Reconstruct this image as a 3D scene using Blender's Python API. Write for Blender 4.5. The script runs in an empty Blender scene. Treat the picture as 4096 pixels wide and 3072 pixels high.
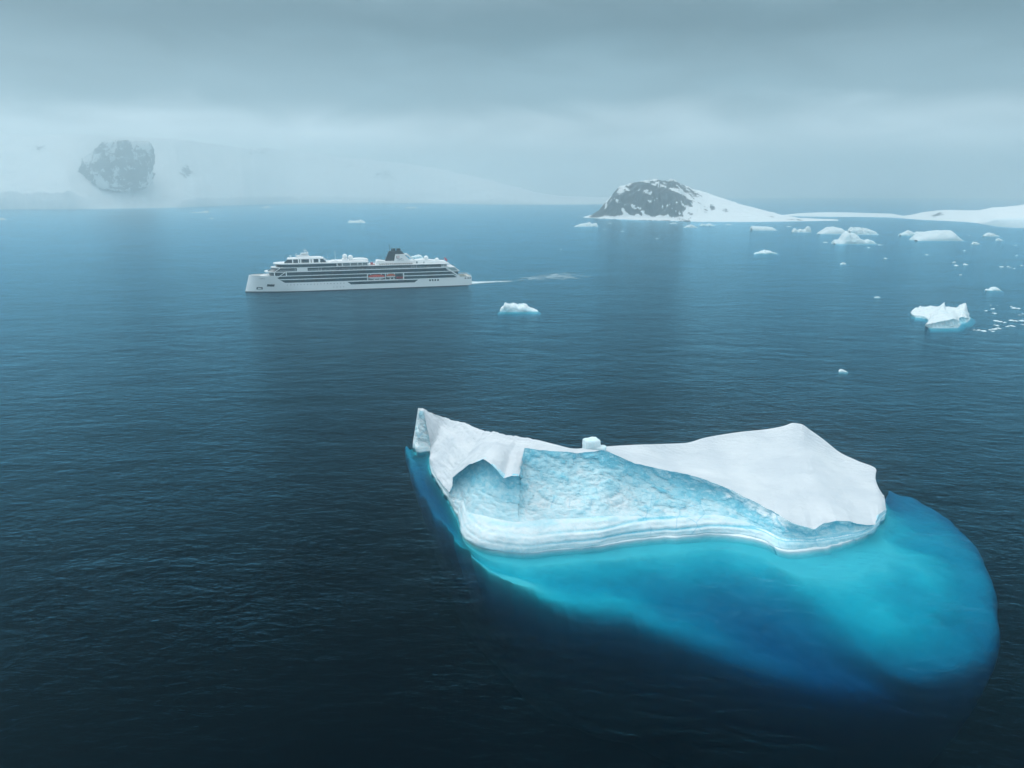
import bpy, bmesh, math, random
import numpy as np
from mathutils import Vector, Matrix

S = bpy.context.scene
C = S.collection
rnd = random.Random(7)

# ------------------------------------------------------------------ camera
CAM_H, FPX, HOR = 86.7, 700.0, 190.0          # height over the sea (m), focal length and horizon for a 1024 x 768 frame
PITCH = math.atan((384 - HOR) / FPX)
cd = bpy.data.cameras.new('camera'); cam = bpy.data.objects.new('camera', cd); C.objects.link(cam)
cam.location = (0, 0, CAM_H); cam.rotation_euler = (math.pi/2 - PITCH, 0, 0)
cd.sensor_fit = 'HORIZONTAL'; cd.sensor_width = 36; cd.lens = 36 * FPX / 1024
cd.clip_start = 1; cd.clip_end = 60000
S.camera = cam

# ------------------------------------------------------------------ sun, sky, exposure
SUN_EL, SUN_AZ = math.radians(54), math.radians(-64)      # azimuth from +Y (ahead), negative = left
sv = Vector((math.sin(SUN_AZ)*math.cos(SUN_EL), math.cos(SUN_AZ)*math.cos(SUN_EL), math.sin(SUN_EL)))
sd = bpy.data.lights.new('sun', 'SUN'); sd.energy = 1.0; sd.angle = math.radians(40); sd.color = (1.0, 0.97, 0.93)
sun = bpy.data.objects.new('sun', sd); C.objects.link(sun); sun.rotation_euler = sv.to_track_quat('Z', 'Y').to_euler(); sun.location = (0, 0, 900)

W = bpy.data.worlds.new('World'); S.world = W; W.use_nodes = True
wn, wl = W.node_tree.nodes, W.node_tree.links
wn.clear()
def wnode(t, **k):
    n = wn.new(t)
    for a, v in k.items(): setattr(n, a, v)
    return n
w_out = wnode('ShaderNodeOutputWorld'); w_bg = wnode('ShaderNodeBackground'); w_bg.inputs[1].default_value = 0.1
sky = wnode('ShaderNodeTexSky', sky_type='NISHITA', sun_disc=False); sky.sun_elevation = SUN_EL; sky.sun_rotation = SUN_AZ
w_tc = wnode('ShaderNodeTexCoord'); w_sep = wnode('ShaderNodeSeparateXYZ'); wl.new(w_tc.outputs['Generated'], w_sep.inputs[0])
w_ramp = wnode('ShaderNodeValToRGB'); w_ramp.color_ramp.interpolation = 'EASE'
w_m2 = wnode('ShaderNodeMapping'); w_m2.inputs['Scale'].default_value = (4.0, 4.0, 14.0); wl.new(w_tc.outputs['Generated'], w_m2.inputs[0])
w_n2 = wnode('ShaderNodeTexNoise'); w_n2.inputs['Scale'].default_value = 1.5; w_n2.inputs['Detail'].default_value = 3; w_n2.inputs['Distortion'].default_value = .6; wl.new(w_m2.outputs[0], w_n2.inputs['Vector'])
w_r2 = wnode('ShaderNodeMapRange'); w_r2.inputs[1].default_value = .3; w_r2.inputs[2].default_value = .7; w_r2.inputs[3].default_value = -.016; w_r2.inputs[4].default_value = .016; wl.new(w_n2.outputs[0], w_r2.inputs[0])
w_add = wnode('ShaderNodeMath', operation='ADD'); wl.new(w_sep.outputs[2], w_add.inputs[0]); wl.new(w_r2.outputs[0], w_add.inputs[1])   # ragged cloud edges
wl.new(w_add.outputs[0], w_ramp.inputs[0])
els = w_ramp.color_ramp.elements
stops = [(0.0, (1.25, 1.38, 1.45)), (.05, (.78, .92, 1.0)), (.12, (.15, .255, .31)), (.20, (.03, .09, .12)), (.36, (.42, .58, .66)), (.60, (.84, .97, 1.03)), (1.0, (.98, 1.05, 1.08))]
while len(els) < len(stops): els.new(.5)
for e, (p, c) in zip(els, stops): e.position = p; e.color = (*c, 1)
w_map = wnode('ShaderNodeMapping'); w_map.inputs['Scale'].default_value = (2.2, 2.2, 7.0); wl.new(w_tc.outputs['Generated'], w_map.inputs[0])
w_ns = wnode('ShaderNodeTexNoise'); w_ns.inputs['Scale'].default_value = 1.3; w_ns.inputs['Detail'].default_value = 5; w_ns.inputs['Roughness'].default_value = .5; w_ns.inputs['Distortion'].default_value = .4
wl.new(w_map.outputs[0], w_ns.inputs['Vector'])
w_mr = wnode('ShaderNodeMapRange'); w_mr.inputs[1].default_value = .3; w_mr.inputs[2].default_value = .7; w_mr.inputs[3].default_value = 7.8; w_mr.inputs[4].default_value = 12.0
wl.new(w_ns.outputs[0], w_mr.inputs[0])
w_mul = wnode('ShaderNodeVectorMath', operation='SCALE'); wl.new(w_ramp.outputs[0], w_mul.inputs[0]); wl.new(w_mr.outputs[0], w_mul.inputs['Scale'])
w_mix = wnode('ShaderNodeMix', data_type='RGBA'); w_mix.inputs[0].default_value = .93
wl.new(sky.outputs[0], w_mix.inputs[6]); wl.new(w_mul.outputs[0], w_mix.inputs[7])
wl.new(w_mix.outputs[2], w_bg.inputs[0]); wl.new(w_bg.outputs[0], w_out.inputs[0])

S.view_settings.view_transform = 'Standard'; S.view_settings.look = 'None'
S.view_settings.gamma = 1.0; S.view_settings.use_curve_mapping = False
S.view_settings.exposure = 0.5
S.render.engine = 'CYCLES'
S.cycles.max_bounces = 8; S.cycles.diffuse_bounces = 2; S.cycles.glossy_bounces = 2; S.cycles.transparent_max_bounces = 16
S.cycles.volume_bounces = 3; S.cycles.use_denoising = True

# ------------------------------------------------------------------ helpers
cP, sP = math.cos(PITCH), math.sin(PITCH)
def ray(x, y):
    u = (x - 512) / FPX; v = (384 - y) / FPX
    return np.array([u, cP + v*sP, -sP + v*cP])
def gz(x, y, z=0.0):                    # where the sight line of a picture point meets height z
    d = ray(x, y); return np.array([0, 0, CAM_H]) + d * ((z - CAM_H) / d[2])
def gy(x, y, Y):                        # ... and the vertical plane at distance Y
    d = ray(x, y); return np.array([0, 0, CAM_H]) + d * (Y / d[1])

def _hash(ix, iy, iz, seed):
    h = (ix.astype(np.int64)*374761393 + iy.astype(np.int64)*668265263 + iz.astype(np.int64)*2147483647 + seed*1274126177) & 0xffffffff
    h = ((h ^ (h >> 13)) * 1274126177) & 0xffffffff
    h = (h ^ (h >> 16)) & 0xffffffff
    return h / 4294967295.0
def vnoise(p, seed=0):                  # value noise, -1..1
    f = np.floor(p); i = f.astype(np.int64); t = p - f; t = t*t*t*(t*(t*6-15)+10)
    r = 0
    for a in (0, 1):
        for b in (0, 1):
            for c in (0, 1):
                w = (t[..., 0] if a else 1-t[..., 0]) * (t[..., 1] if b else 1-t[..., 1]) * (t[..., 2] if c else 1-t[..., 2])
                r = r + w * _hash(i[..., 0]+a, i[..., 1]+b, i[..., 2]+c, seed)
    return r*2 - 1
def fbm(p, scale=1.0, octs=4, gain=.5, seed=0, ridged=False):
    p = np.asarray(p, float) / scale; r = 0; a = 1; tot = 0
    for k in range(octs):
        n = vnoise(p + 17.3*k, seed + k)
        if ridged: n = 1 - 2*np.abs(n)
        r = r + a*n; tot += a; a *= gain; p = p*2.03
    return r / tot
def cell(p, scale, seed=0):             # distance to the nearest of jittered points (0..~1) and that cell's own random value
    p = np.asarray(p, float) / scale; f = np.floor(p); i = f.astype(np.int64)
    d1 = np.full(p.shape[:-1], 9.0); d2 = d1.copy(); val = np.zeros(p.shape[:-1])
    for a in (-1, 0, 1):
        for b in (-1, 0, 1):
            for c in (-1, 0, 1):
                x, y, z = i[..., 0]+a, i[..., 1]+b, i[..., 2]+c
                q = np.stack([x + _hash(x, y, z, seed+1), y + _hash(x, y, z, seed+2), z + _hash(x, y, z, seed+3)], -1)
                d = np.linalg.norm(q - p, axis=-1); nv = _hash(x, y, z, seed+4)
                m = d < d1
                d2 = np.where(m, d1, np.minimum(d2, d)); val = np.where(m, nv, val); d1 = np.where(m, d, d1)
    return d1, d2, val

def interp(keys, t, smooth=True):
    k = np.array([a[0] for a in keys], float); v = np.array([a[1:] for a in keys], float)
    if v.ndim == 1: v = v[:, None]
    if not smooth:
        return np.stack([np.interp(t, k, v[:, j]) for j in range(v.shape[1])], -1)
    m = np.zeros_like(v); dv = np.diff(v, axis=0) / np.diff(k)[:, None]
    m[1:-1] = np.where(dv[:-1]*dv[1:] > 0, 2*dv[:-1]*dv[1:]/(dv[:-1]+dv[1:]+1e-12), 0); m[0] = dv[0]; m[-1] = dv[-1]
    i = np.clip(np.searchsorted(k, t, side='right') - 1, 0, len(k)-2); h = (k[i+1]-k[i]); s = ((t - k[i]) / h)[:, None]; h = h[:, None]
    return (2*s**3-3*s**2+1)*v[i] + (s**3-2*s**2+s)*h*m[i] + (-2*s**3+3*s**2)*v[i+1] + (s**3-s**2)*h*m[i+1]

def link(name, me, mat=None, parent=None, smooth=True):
    o = bpy.data.objects.new(name, me); C.objects.link(o)
    if mat: me.materials.append(mat)
    if smooth and len(me.polygons): me.polygons.foreach_set('use_smooth', [True]*len(me.polygons))
    if parent: o.parent = parent
    return o
def tag(o, label=None, cat=None, group=None, kind=None):
    for k, v in (('label', label), ('category', cat), ('group', group), ('kind', kind)):
        if v: o[k] = v
    return o
def empty(name, loc=(0, 0, 0), rz=0):
    o = bpy.data.objects.new(name, None); C.objects.link(o); o.location = loc; o.rotation_euler = (0, 0, rz); o.empty_display_size = 1
    return o
def grid_mesh(name, P, attrs=None, origin=(0, 0, 0), closed=False, flip=False):
    R_, N_ = P.shape[:2]; V = P.reshape(-1, 3) - np.array(origin)
    r = np.arange(R_-1)[:, None]; n = np.arange(N_ if closed else N_-1)[None, :]; n1 = (n+1) % N_
    a, b, c, d = r*N_+n, r*N_+n1, (r+1)*N_+n1, (r+1)*N_+n
    q = np.stack([a, b, c, d] if not flip else [d, c, b, a], -1).reshape(-1, 4)
    me = bpy.data.meshes.new(name); me.from_pydata(V.tolist(), [], q.tolist())
    for k, v in (attrs or {}).items():
        at = me.attributes.new(k, 'FLOAT', 'POINT'); at.data.foreach_set('value', np.asarray(v, np.float32).reshape(-1))
    me.update(); return me
def grid_normal(P):
    du = np.gradient(P, axis=1); dv = np.gradient(P, axis=0); n = np.cross(du, dv)
    return n / (np.linalg.norm(n, axis=-1, keepdims=True) + 1e-9)

class MB:                                # collects boxes, prisms, tubes ... into one mesh
    def __init__(s): s.v = []; s.f = []
    def add(s, vs, fs):
        o = len(s.v); s.v += [tuple(map(float, v)) for v in vs]; s.f += [tuple(o+i for i in f) for f in fs]; return s
    def box(s, x0, x1, y0, y1, z0, z1):
        return s.add([(x0,y0,z0),(x1,y0,z0),(x1,y1,z0),(x0,y1,z0),(x0,y0,z1),(x1,y0,z1),(x1,y1,z1),(x0,y1,z1)],
                     [(0,3,2,1),(4,5,6,7),(0,1,5,4),(1,2,6,5),(2,3,7,6),(3,0,4,7)])
    def loft(s, bot, z0, top, z1, caps=True):      # two plan outlines with equal counts
        n = len(bot); vs = [(x, y, z0) for x, y in bot] + [(x, y, z1) for x, y in top]
        fs = [(i, (i+1) % n, n+(i+1) % n, n+i) for i in range(n)]
        if caps: fs += [tuple(range(n-1, -1, -1)), tuple(range(n, 2*n))]
        return s.add(vs, fs)
    def slab(s, poly, y0, y1):                     # side outline (x,z) extruded across y0..y1
        n = len(poly); vs = [(x, y0, z) for x, z in poly] + [(x, y1, z) for x, z in poly]
        return s.add(vs, [(i, (i+1) % n, n+(i+1) % n, n+i) for i in range(n)] + [tuple(range(n-1, -1, -1)), tuple(range(n, 2*n))])
    def rev(s, prof, cx=0, cy=0, cz=0, n=16):      # surface of revolution, profile (r,z)
        vs = [(cx+r*math.cos(2*math.pi*i/n), cy+r*math.sin(2*math.pi*i/n), cz+z) for r, z in prof for i in range(n)]
        fs = [(k*n+i, k*n+(i+1) % n, (k+1)*n+(i+1) % n, (k+1)*n+i) for k in range(len(prof)-1) for i in range(n)]
        fs += [tuple(range(n-1, -1, -1)), tuple(range((len(prof)-1)*n, len(prof)*n))]
        return s.add(vs, fs)
    def bar(s, a, b, w=.12, h=None):
        a, b = Vector(a), Vector(b); d = (b-a).normalized(); u = d.cross(Vector((0, 0, 1)))
        if u.length < .1: u = Vector((0, 1, 0))
        u.normalize(); v = d.cross(u); h = h or w
        q = [u*w/2+v*h/2, -u*w/2+v*h/2, -u*w/2-v*h/2, u*w/2-v*h/2]
        return s.add([a+k for k in q]+[b+k for k in q], [(0,1,5,4),(1,2,6,5),(2,3,7,6),(3,0,4,7),(3,2,1,0),(4,5,6,7)])
    def strip(s, pts, w, h):                       # one continuous bar along a line of points
        vs = []; fs = []
        for k, p in enumerate(pts):
            a, b = Vector(pts[max(k-1, 0)]), Vector(pts[min(k+1, len(pts)-1)]); d = (b-a).normalized(); u = d.cross(Vector((0, 0, 1))).normalized(); p = Vector(p); up = Vector((0, 0, 1))
            vs += [p+u*w/2+up*h/2, p-u*w/2+up*h/2, p-u*w/2-up*h/2, p+u*w/2-up*h/2]
            if k: fs += [(4*k-4+i, 4*k-4+(i+1) % 4, 4*k+(i+1) % 4, 4*k+i) for i in range(4)]
        n = len(vs); return s.add(vs, fs + [(3, 2, 1, 0), (n-4, n-3, n-2, n-1)])
    def build(s, name, mat, parent=None, smooth=False, bevel=0, stuff=False):
        if not stuff and parent is not None:       # pieces that do not touch become objects of their own
            lab = list(range(len(s.v)))
            def find(a):
                while lab[a] != a: lab[a] = lab[lab[a]]; a = lab[a]
                return a
            for f in s.f:
                a = find(f[0])
                for k in f[1:]: lab[find(k)] = a
            roots = {}
            for f in s.f: roots.setdefault(find(f[0]), []).append(f)
            if len(roots) > 1:
                o = None
                for fs in roots.values():
                    ids = sorted({k for f in fs for k in f}); mp = {k: i for i, k in enumerate(ids)}
                    q = MB(); q.v = [s.v[k] for k in ids]; q.f = [tuple(mp[k] for k in f) for f in fs]
                    o = q.build(name, mat, parent, smooth, bevel, True)
                return o
        me = bpy.data.meshes.new(name); me.from_pydata(s.v, [], s.f)
        bm = bmesh.new(); bm.from_mesh(me); bmesh.ops.recalc_face_normals(bm, faces=bm.faces)
        if bevel: bmesh.ops.bevel(bm, geom=bm.edges[:], offset=bevel, segments=1, affect='EDGES', profile=.6)
        bm.to_mesh(me); bm.free(); me.update()
        return link(name, me, mat, parent, smooth)

# ------------------------------------------------------------------ materials
def mat(name):
    m = bpy.data.materials.new(name); m.use_nodes = True; nt = m.node_tree; nt.nodes.clear()
    return m, nt, nt.nodes.new('ShaderNodeOutputMaterial')
class NT:                                 # terse node building
    def __init__(s, nt): s.nt = nt
    def n(s, t, ins=None, **k):
        n = s.nt.nodes.new(t)
        for a, v in k.items(): setattr(n, a, v)
        for a, v in (ins or {}).items():
            if hasattr(v, 'is_linked') or isinstance(v, bpy.types.NodeSocket): s.nt.links.new(v, n.inputs[a])
            else: n.inputs[a].default_value = v
        return n
    def noise(s, vec, scale, detail=4, rough=.55, dist=0):
        return s.n('ShaderNodeTexNoise', {'Vector': vec, 'Scale': scale, 'Detail': detail, 'Roughness': rough, 'Distortion': dist}).outputs[0]
    def rng(s, v, a, b, c=0., d=1.):
        return s.n('ShaderNodeMapRange', {0: v, 1: a, 2: b, 3: c, 4: d}).outputs[0]
    def mix(s, f, a, b):
        return s.n('ShaderNodeMix', {0: f, 6: a, 7: b}, data_type='RGBA').outputs[2]
    def math(s, op, a, b=0.):
        return s.n('ShaderNodeMath', {0: a, 1: b}, operation=op).outputs[0]
    def pos(s, scale=(1, 1, 1), rot=(0, 0, 0), coord='Object'):
        tc = s.n('ShaderNodeTexCoord')
        return s.n('ShaderNodeMapping', {0: tc.outputs[coord], 'Scale': scale, 'Rotation': rot}).outputs[0]
    def attr(s, name):
        return s.n('ShaderNodeAttribute', attribute_name=name).outputs['Fac']
def paint(name, col, rough=.45, var=.08, scale=.6, metal=0):
    m, nt, out = mat(name); g = NT(nt)
    f = g.noise(g.pos(), scale, 4)
    c = g.mix(f, (*[k*(1-var) for k in col], 1), (*[min(1, k*(1+var)) for k in col], 1))
    b = g.n('ShaderNodeBsdfPrincipled', {'Base Color': c, 'Roughness': rough, 'Metallic': metal})
    nt.links.new(b.outputs[0], out.inputs[0]); return m

def mat_snow():
    m, nt, out = mat('snow'); g = NT(nt)
    p = g.pos()
    f = g.rng(g.noise(p, .09, 5), .35, .7)
    c = g.mix(f, (.52, .56, .60, 1), (.62, .65, .675, 1))
    streak = g.rng(g.noise(g.pos((.5, 1.6, .5), (0, 0, .5)), .35, 6, .65, .6), .66, .80)
    c = g.mix(g.math('MULTIPLY', streak, .40), c, (.42, .58, .68, 1))
    sas = g.noise(g.pos((.35, 1.5, .5), (0, 0, .55)), .45, 6, .62, .5)
    bump = g.n('ShaderNodeBump', {'Strength': .75, 'Distance': .45, 'Height': g.math('ADD', g.math('MULTIPLY', sas, .9), g.noise(p, .4, 6, .6))}).outputs[0]
    b = g.n('ShaderNodeBsdfPrincipled', {'Base Color': c, 'Roughness': .85, 'Normal': bump}); b.inputs['Specular IOR Level'].default_value = .2
    nt.links.new(b.outputs[0], out.inputs[0]); return m
def mat_ice():
    m, nt, out = mat('glacier_ice'); g = NT(nt)
    p = g.pos(); bl = g.attr('blue')
    n1 = g.noise(g.pos((1, 1, 1.5)), .22, 6, .62, .8)
    n2 = g.noise(p, .9, 5, .6, 1.2)
    f = g.math('ADD', bl, g.math('ADD', g.rng(n1, .3, .7, -.13, .13), g.rng(n2, .3, .7, -.09, .09)))
    cr = g.n('ShaderNodeValToRGB', {0: f}).color_ramp
    node = nt.nodes[-1]
    for e, (ps, cl) in zip([cr.elements[0], cr.elements[1], cr.elements.new(.3), cr.elements.new(.62)],
                           [(0, (.70, .76, .78, 1)), (1, (.02, .34, .50, 1)), (.3, (.50, .72, .78, 1)), (.62, (.17, .54, .67, 1))]):
        e.position = ps; e.color = cl
    crk = g.n('ShaderNodeTexVoronoi', {'Vector': g.pos((1, 1, .7)), 'Scale': .17}, feature='DISTANCE_TO_EDGE')
    line = g.math('MULTIPLY', g.rng(crk.outputs[0], .0, .035, 1, 0), g.rng(g.noise(p, .08, 2), .54, .62, 0, .4))
    c = g.mix(line, node.outputs[0], (.03, .38, .58, 1))
    dist = g.n('ShaderNodeVectorMath', {0: g.pos((1, 1, 1.5), (0, .5, 0)), 1: g.n('ShaderNodeVectorMath', {0: g.n('ShaderNodeTexNoise', {'Vector': p, 'Scale': .5, 'Detail': 3.}).outputs['Color'], 'Scale': 1.6}, operation='SCALE').outputs[0]}, operation='ADD').outputs[0]
    v1 = g.n('ShaderNodeTexVoronoi', {'Vector': dist, 'Scale': .55}, feature='F1').outputs[0]; v2 = g.n('ShaderNodeTexVoronoi', {'Vector': dist, 'Scale': 1.4}, feature='F1').outputs[0]
    hgt = g.math('ADD', g.math('MULTIPLY', g.noise(p, .8, 7, .62, .6), .8), g.math('ADD', g.math('MULTIPLY', v1, -.9), g.math('MULTIPLY', v2, -.35)))
    bump = g.n('ShaderNodeBump', {'Strength': g.rng(g.attr('relief'), 0., 1., .22, .62), 'Distance': .6, 'Height': hgt}).outputs[0]
    b = g.n('ShaderNodeBsdfPrincipled', {'Base Color': c, 'Roughness': .42, 'Normal': bump}); b.inputs['Specular IOR Level'].default_value = .35
    nt.links.new(b.outputs[0], out.inputs[0]); return m
def mat_foot():
    m, nt, out = mat('submerged_ice'); g = NT(nt)
    p = g.pos(); f = g.rng(g.noise(p, .05, 5, .6, .5), .35, .65)
    d = g.rng(g.noise(g.pos((1, 1.6, 1)), .035, 3, .5, .3), .66, .76)
    c = g.mix(f, (.62, .74, .78, 1), (.80, .86, .88, 1)); c = g.mix(g.math('MULTIPLY', d, .6), c, (.25, .40, .36, 1))
    b = g.n('ShaderNodeBsdfDiffuse', {'Color': c}); nt.links.new(b.outputs[0], out.inputs[0]); return m
def mat_land():
    m, nt, out = mat('snow_and_rock'); g = NT(nt)
    p = g.pos(); r = g.attr('rock')
    n = g.noise(p, .02, 8, .62, .4)
    n_f = g.noise(g.pos((1, 1, .6)), .075, 6, .65, .6)
    k = g.rng(g.math('ADD', g.math('ADD', r, g.rng(n, .3, .7, -.30, .30)), g.rng(n_f, .3, .7, -.26, .26)), .46, .56)
    rock = g.mix(g.noise(p, .03, 6), (.022, .027, .032, 1), (.07, .075, .08, 1))
    ib = g.attr('blue')
    sn = g.mix(ib, (.88, .91, .92, 1), (.70, .84, .90, 1))
    c = g.mix(k, sn, rock)
    bump = g.n('ShaderNodeBump', {'Strength': .8, 'Distance': 6., 'Height': g.noise(p, .03, 7, .6)}).outputs[0]
    b = g.n('ShaderNodeBsdfPrincipled', {'Base Color': c, 'Roughness': .9, 'Normal': bump}); b.inputs['Specular IOR Level'].default_value = .1
    nt.links.new(b.outputs[0], out.inputs[0]); return m
def mat_water():
    m, nt, out = mat('sea_water'); g = NT(nt)
    n1 = g.noise(g.pos((1, 2.1, 1), (0, 0, .42)), .26, 7, .60, .35)
    n2 = g.noise(g.pos((1, 1.7, 1), (0, 0, -.5)), .95, 4, .60, .2)
    n3 = g.noise(g.pos((1, 1.6, 1), (0, 0, .15)), .012, 3, .5, .3)
    n4 = g.noise(g.pos((1, 2.0, 1), (0, 0, .30)), .06, 3, .55, .4); n5 = g.noise(g.pos((1, 1.8, 1), (0, 0, .1)), .017, 3, .55, .4)
    h = g.math('ADD', g.math('MULTIPLY', n1, 1.5), g.math('MULTIPLY', n2, .45)); h = g.math('ADD', h, g.math('ADD', g.math('MULTIPLY', n4, 2.4), g.math('MULTIPLY', n5, 4.0)))
    st = g.rng(n3, .32, .68, .62, 1.0)
    bump = g.n('ShaderNodeBump', {'Strength': st, 'Distance': .36, 'Height': h}).outputs[0]
    fr = g.n('ShaderNodeFresnel', {'IOR': 1.2, 'Normal': bump}).outputs[0]
    fr = g.math('MINIMUM', g.math('MULTIPLY', g.math('POWER', fr, 1.5), 2.1), 1.)
    body = g.n('ShaderNodeMixShader', {0: .12, 1: g.n('ShaderNodeBsdfTransparent', {'Color': (1, 1, 1, 1)}).outputs[0],
                                      2: g.n('ShaderNodeBsdfDiffuse', {'Color': (.000, .012, .028, 1), 'Normal': bump}).outputs[0]}).outputs[0]
    gl = g.n('ShaderNodeBsdfGlossy', {'Color': (.34, .77, 1.0, 1), 'Roughness': .12, 'Normal': bump}).outputs[0]
    sh = g.n('ShaderNodeMixShader', {0: fr, 1: body, 2: gl}).outputs[0]
    nt.links.new(sh, out.inputs[0])
    # what the water takes out of the light on its way: red first, then green, blue last
    A = (.50, .074, .046); mx = max(A)
    va = g.n('ShaderNodeVolumeAbsorption', {'Color': (*[1 - a/mx for a in A], 1), 'Density': mx}).outputs[0]
    nt.links.new(va, out.inputs['Volume']); return m
M = {'snow': mat_snow(), 'ice': mat_ice(), 'foot': mat_foot(), 'land': mat_land(), 'water': mat_water()}
#SECTION_SEA
# ------------------------------------------------------------------ sea, sea floor, haze
FAR = 8000.0
mb = MB(); mb.box(-FAR, FAR, -1500, FAR, -90, 0)
sea = mb.build('sea', M['water']); tag(sea, 'dark blue rippled sea reaching to the misty coast', kind='structure')
mb = MB(); mb.box(-FAR-200, FAR+200, -1700, FAR+200, -96, -92)
tag(mb.build('sea_floor', paint('sea_floor', (.012, .02, .025), .9)), 'dark sea floor', kind='structure')

m, nt, out = mat('haze'); g = NT(nt)
pv = g.n('ShaderNodeVolumePrincipled', {'Color': (.87, .97, 1.0, 1), 'Density': 4.3e-4, 'Anisotropy': .85})
nt.links.new(pv.outputs[0], out.inputs['Volume'])
mb = MB(); mb.box(-FAR-400, FAR+400, -1900, FAR+400, -98, 405)
tag(mb.build('haze', m), 'pale cold mist hanging over the sea', kind='stuff')
#SECTION_BERG
# ------------------------------------------------------------------ the big iceberg
N = 420; T = np.linspace(0, 32, N)
def curve_z0(keys, z=0.0, smooth=True):
    k = interp(keys, T, smooth); return np.array([gz(a, b, z) for a, b in k[:, :2]])
def curve_Y(keys, Y, smooth=True):
    k = interp(keys, T, smooth); return np.array([gy(a, b, y) for (a, b), y in zip(k[:, :2], Y)])
Wk = [(0,413.5,447),(1,418,452.5),(2,428,451.5),(3,431,452),(4,430.5,468),(5,440,486),(6,447,497),(7,453,508),(8,459,519),(9,460,531),(10,476,545),(11,498,550.5),
      (12,517.5,552.3),(13,532,552.7),(14,552,550),(15,580,548),(16,600,546),(17,628,540.5),(18,652,537.5),(19,680,536),(20,712,533.3),(21,738,535),(22,762,541),(23,785,550),
      (24,808,549),(25,823,546.5),(26,836,544),(27,848,541),(28,860,538.5),(29,869,534),(30,877,525),(31,885,516),(32,884,500)]
WL = curve_z0(Wk)
Sk = [(0,413,441),(1,417,446),(2,427,446),(3,431,449),(4,430,465),(5,439,483),(6,446,493),(7,452,502),(8,463,500),(9,466,511),(10,485,516),(11,502,520),(12,517,522),(13,530,521),
      (14,550,519),(15,578,518),(16,602,516),(17,630,516),(18,655,516),(19,683,516),(20,714,515),(21,740,520),(22,764,529),(23,786,538),(24,810,537),(25,823,535),(26,836,533),
      (27,849,531),(28,861,529.5),(29,871,527.5),(30,878,517),(31,885.7,510.8),(32,883.6,497)]
SY = interp([(0,.5),(3,.5),(7,1.0),(8,3.5),(10,4.5),(14,5.0),(17,4.0),(20,3.2),(22,2.6),(24,1.8),(28,1.2),(30,.6),(32,.6)], T)[:, 0]
SK = curve_Y(Sk, WL[:, 1] + SY)
Lk = [(0,417.8,411),(1,420.6,410.6),(2,423.6,411.6),(3,430.8,446),(4,429.3,461.5),(5,437.5,478.5),(6,444.8,487),(7,449.3,492.8),(7.5,453,484.5),(8,452.4,478),(8.5,459,472.3),(9,468.5,464.5),(10,483,459),(10.5,491,463.5),
      (11,504,478),(11.5,511,475.5),(12,519.5,476),(12.25,521,465),(13,524,448),(14,547,450.5),(15,576,453),(16,603,450),(17,634,463),(18,660,469),(19,687,474),(20,719,484.5),(21,741,495),(22,770.5,510),
      (23,792.5,523),(24,814.5,529.5),(25,823,523.5),(26,836.5,521),(27,851,521.5),(28,864.5,525),(29,874.5,524.7),(30,879,514),(31,886.6,508.8),(32,883.5,495)]
LY = interp([(0,2.),(2,2.),(3,.7),(7,1.5),(7.5,4.5),(8,5.5),(9,7.),(10,9.),(11,6.),(12,8.),(12.4,13.),(13,16.),(15,17.),(16,16.),(17,13.5),(18,12.),(19,10.5),(20,8.5),(21,6.5),(22,4.),(23,1.6),(24,.3),(25,1.),(27,.9),(29,.5),(32,.5)], T)[:, 0]
LP = curve_Y(Lk, WL[:, 1] + LY, smooth=False)
Rk = [(0,418.8,410),(1,421,409.6),(2,424.5,410.6),(3,440,416),(4,452,420),(5,465,423.3),(6,474,427),(7,484,430.5),(8,490,431.5),(9,497,433),(10,508,435),(11,518,436.5),(12,530,438.5),(13,540,440.5),
      (14,556,444.5),(15,576,448.6),(16,600,446.8),(17,634,444.8),(18,660,444),(19,685,443),(20,706,437.5),(21,740,432),(22,768,429),(23,784,425.8),(24,793,423),(25,801,424),(26,811,430.5),(27,823,439),
      (28,841,453),(29,858,461),(30,876.5,470.5),(30.5,874,478),(31,877,489),(31.5,882,500),(32,884,497)]
RY = interp([(0,233),(2,233),(3,231),(5,222),(7,213),(9,207),(11,201),(13,195),(15,190),(17,196),(20,207),(22,214),(24,216),(26,214),(28,208),(30,199),(30.5,196),(31,190),(31.5,184),(32,181)], T)[:, 0]
RP = curve_Y(Rk, RY)
# crumbled edges
j = fbm(LP, 2.2, 4, .55, 3)*.28; LP[:, 2] += j*np.clip((T-2)/2, 0, 1); LP[:, 0] += fbm(LP, 1.7, 3, .5, 9)*.25
WL[:, :2] += np.stack([fbm(WL, 3., 4, .55, 21), fbm(WL, 3., 4, .55, 22)], -1)*.55
rough_l = np.clip((13.5-T)/3, 0, 1)
RP[:, 2] += (fbm(RP, 1.6, 4, .6, 31)*.45 + np.maximum(0, fbm(RP, 2.6, 2, .5, 33)-.35)*1.6)*rough_l
BW = RP.copy(); BW[:, 2] = 0; BW[:, 1] += 4 + .35*np.clip(RP[:, 2], 0, 30); BW[:, 0] += np.where(T > 26, (T-26)*.5, 0) - np.where(T < 3, (3-T)*.8, 0)
BD = BW.copy(); BD[:, 2] = -40; BD[:, 1] += 8
origin = np.array([30.0, 180.0, 0.0])
berg = empty('iceberg', origin.tolist()); tag(berg, 'huge foreground iceberg with a snow slope and turquoise cliff above a glowing blue foot', 'iceberg')
def lerp_rows(a, b, n, last=True):
    v = np.linspace(0, 1, n, endpoint=last)[:, None, None]; return a[None]*(1-v) + b[None]*v, v[..., 0]
def edge(v, k=.12): return np.clip(np.minimum(v, 1-v)/k, 0, 1)**.8
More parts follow.
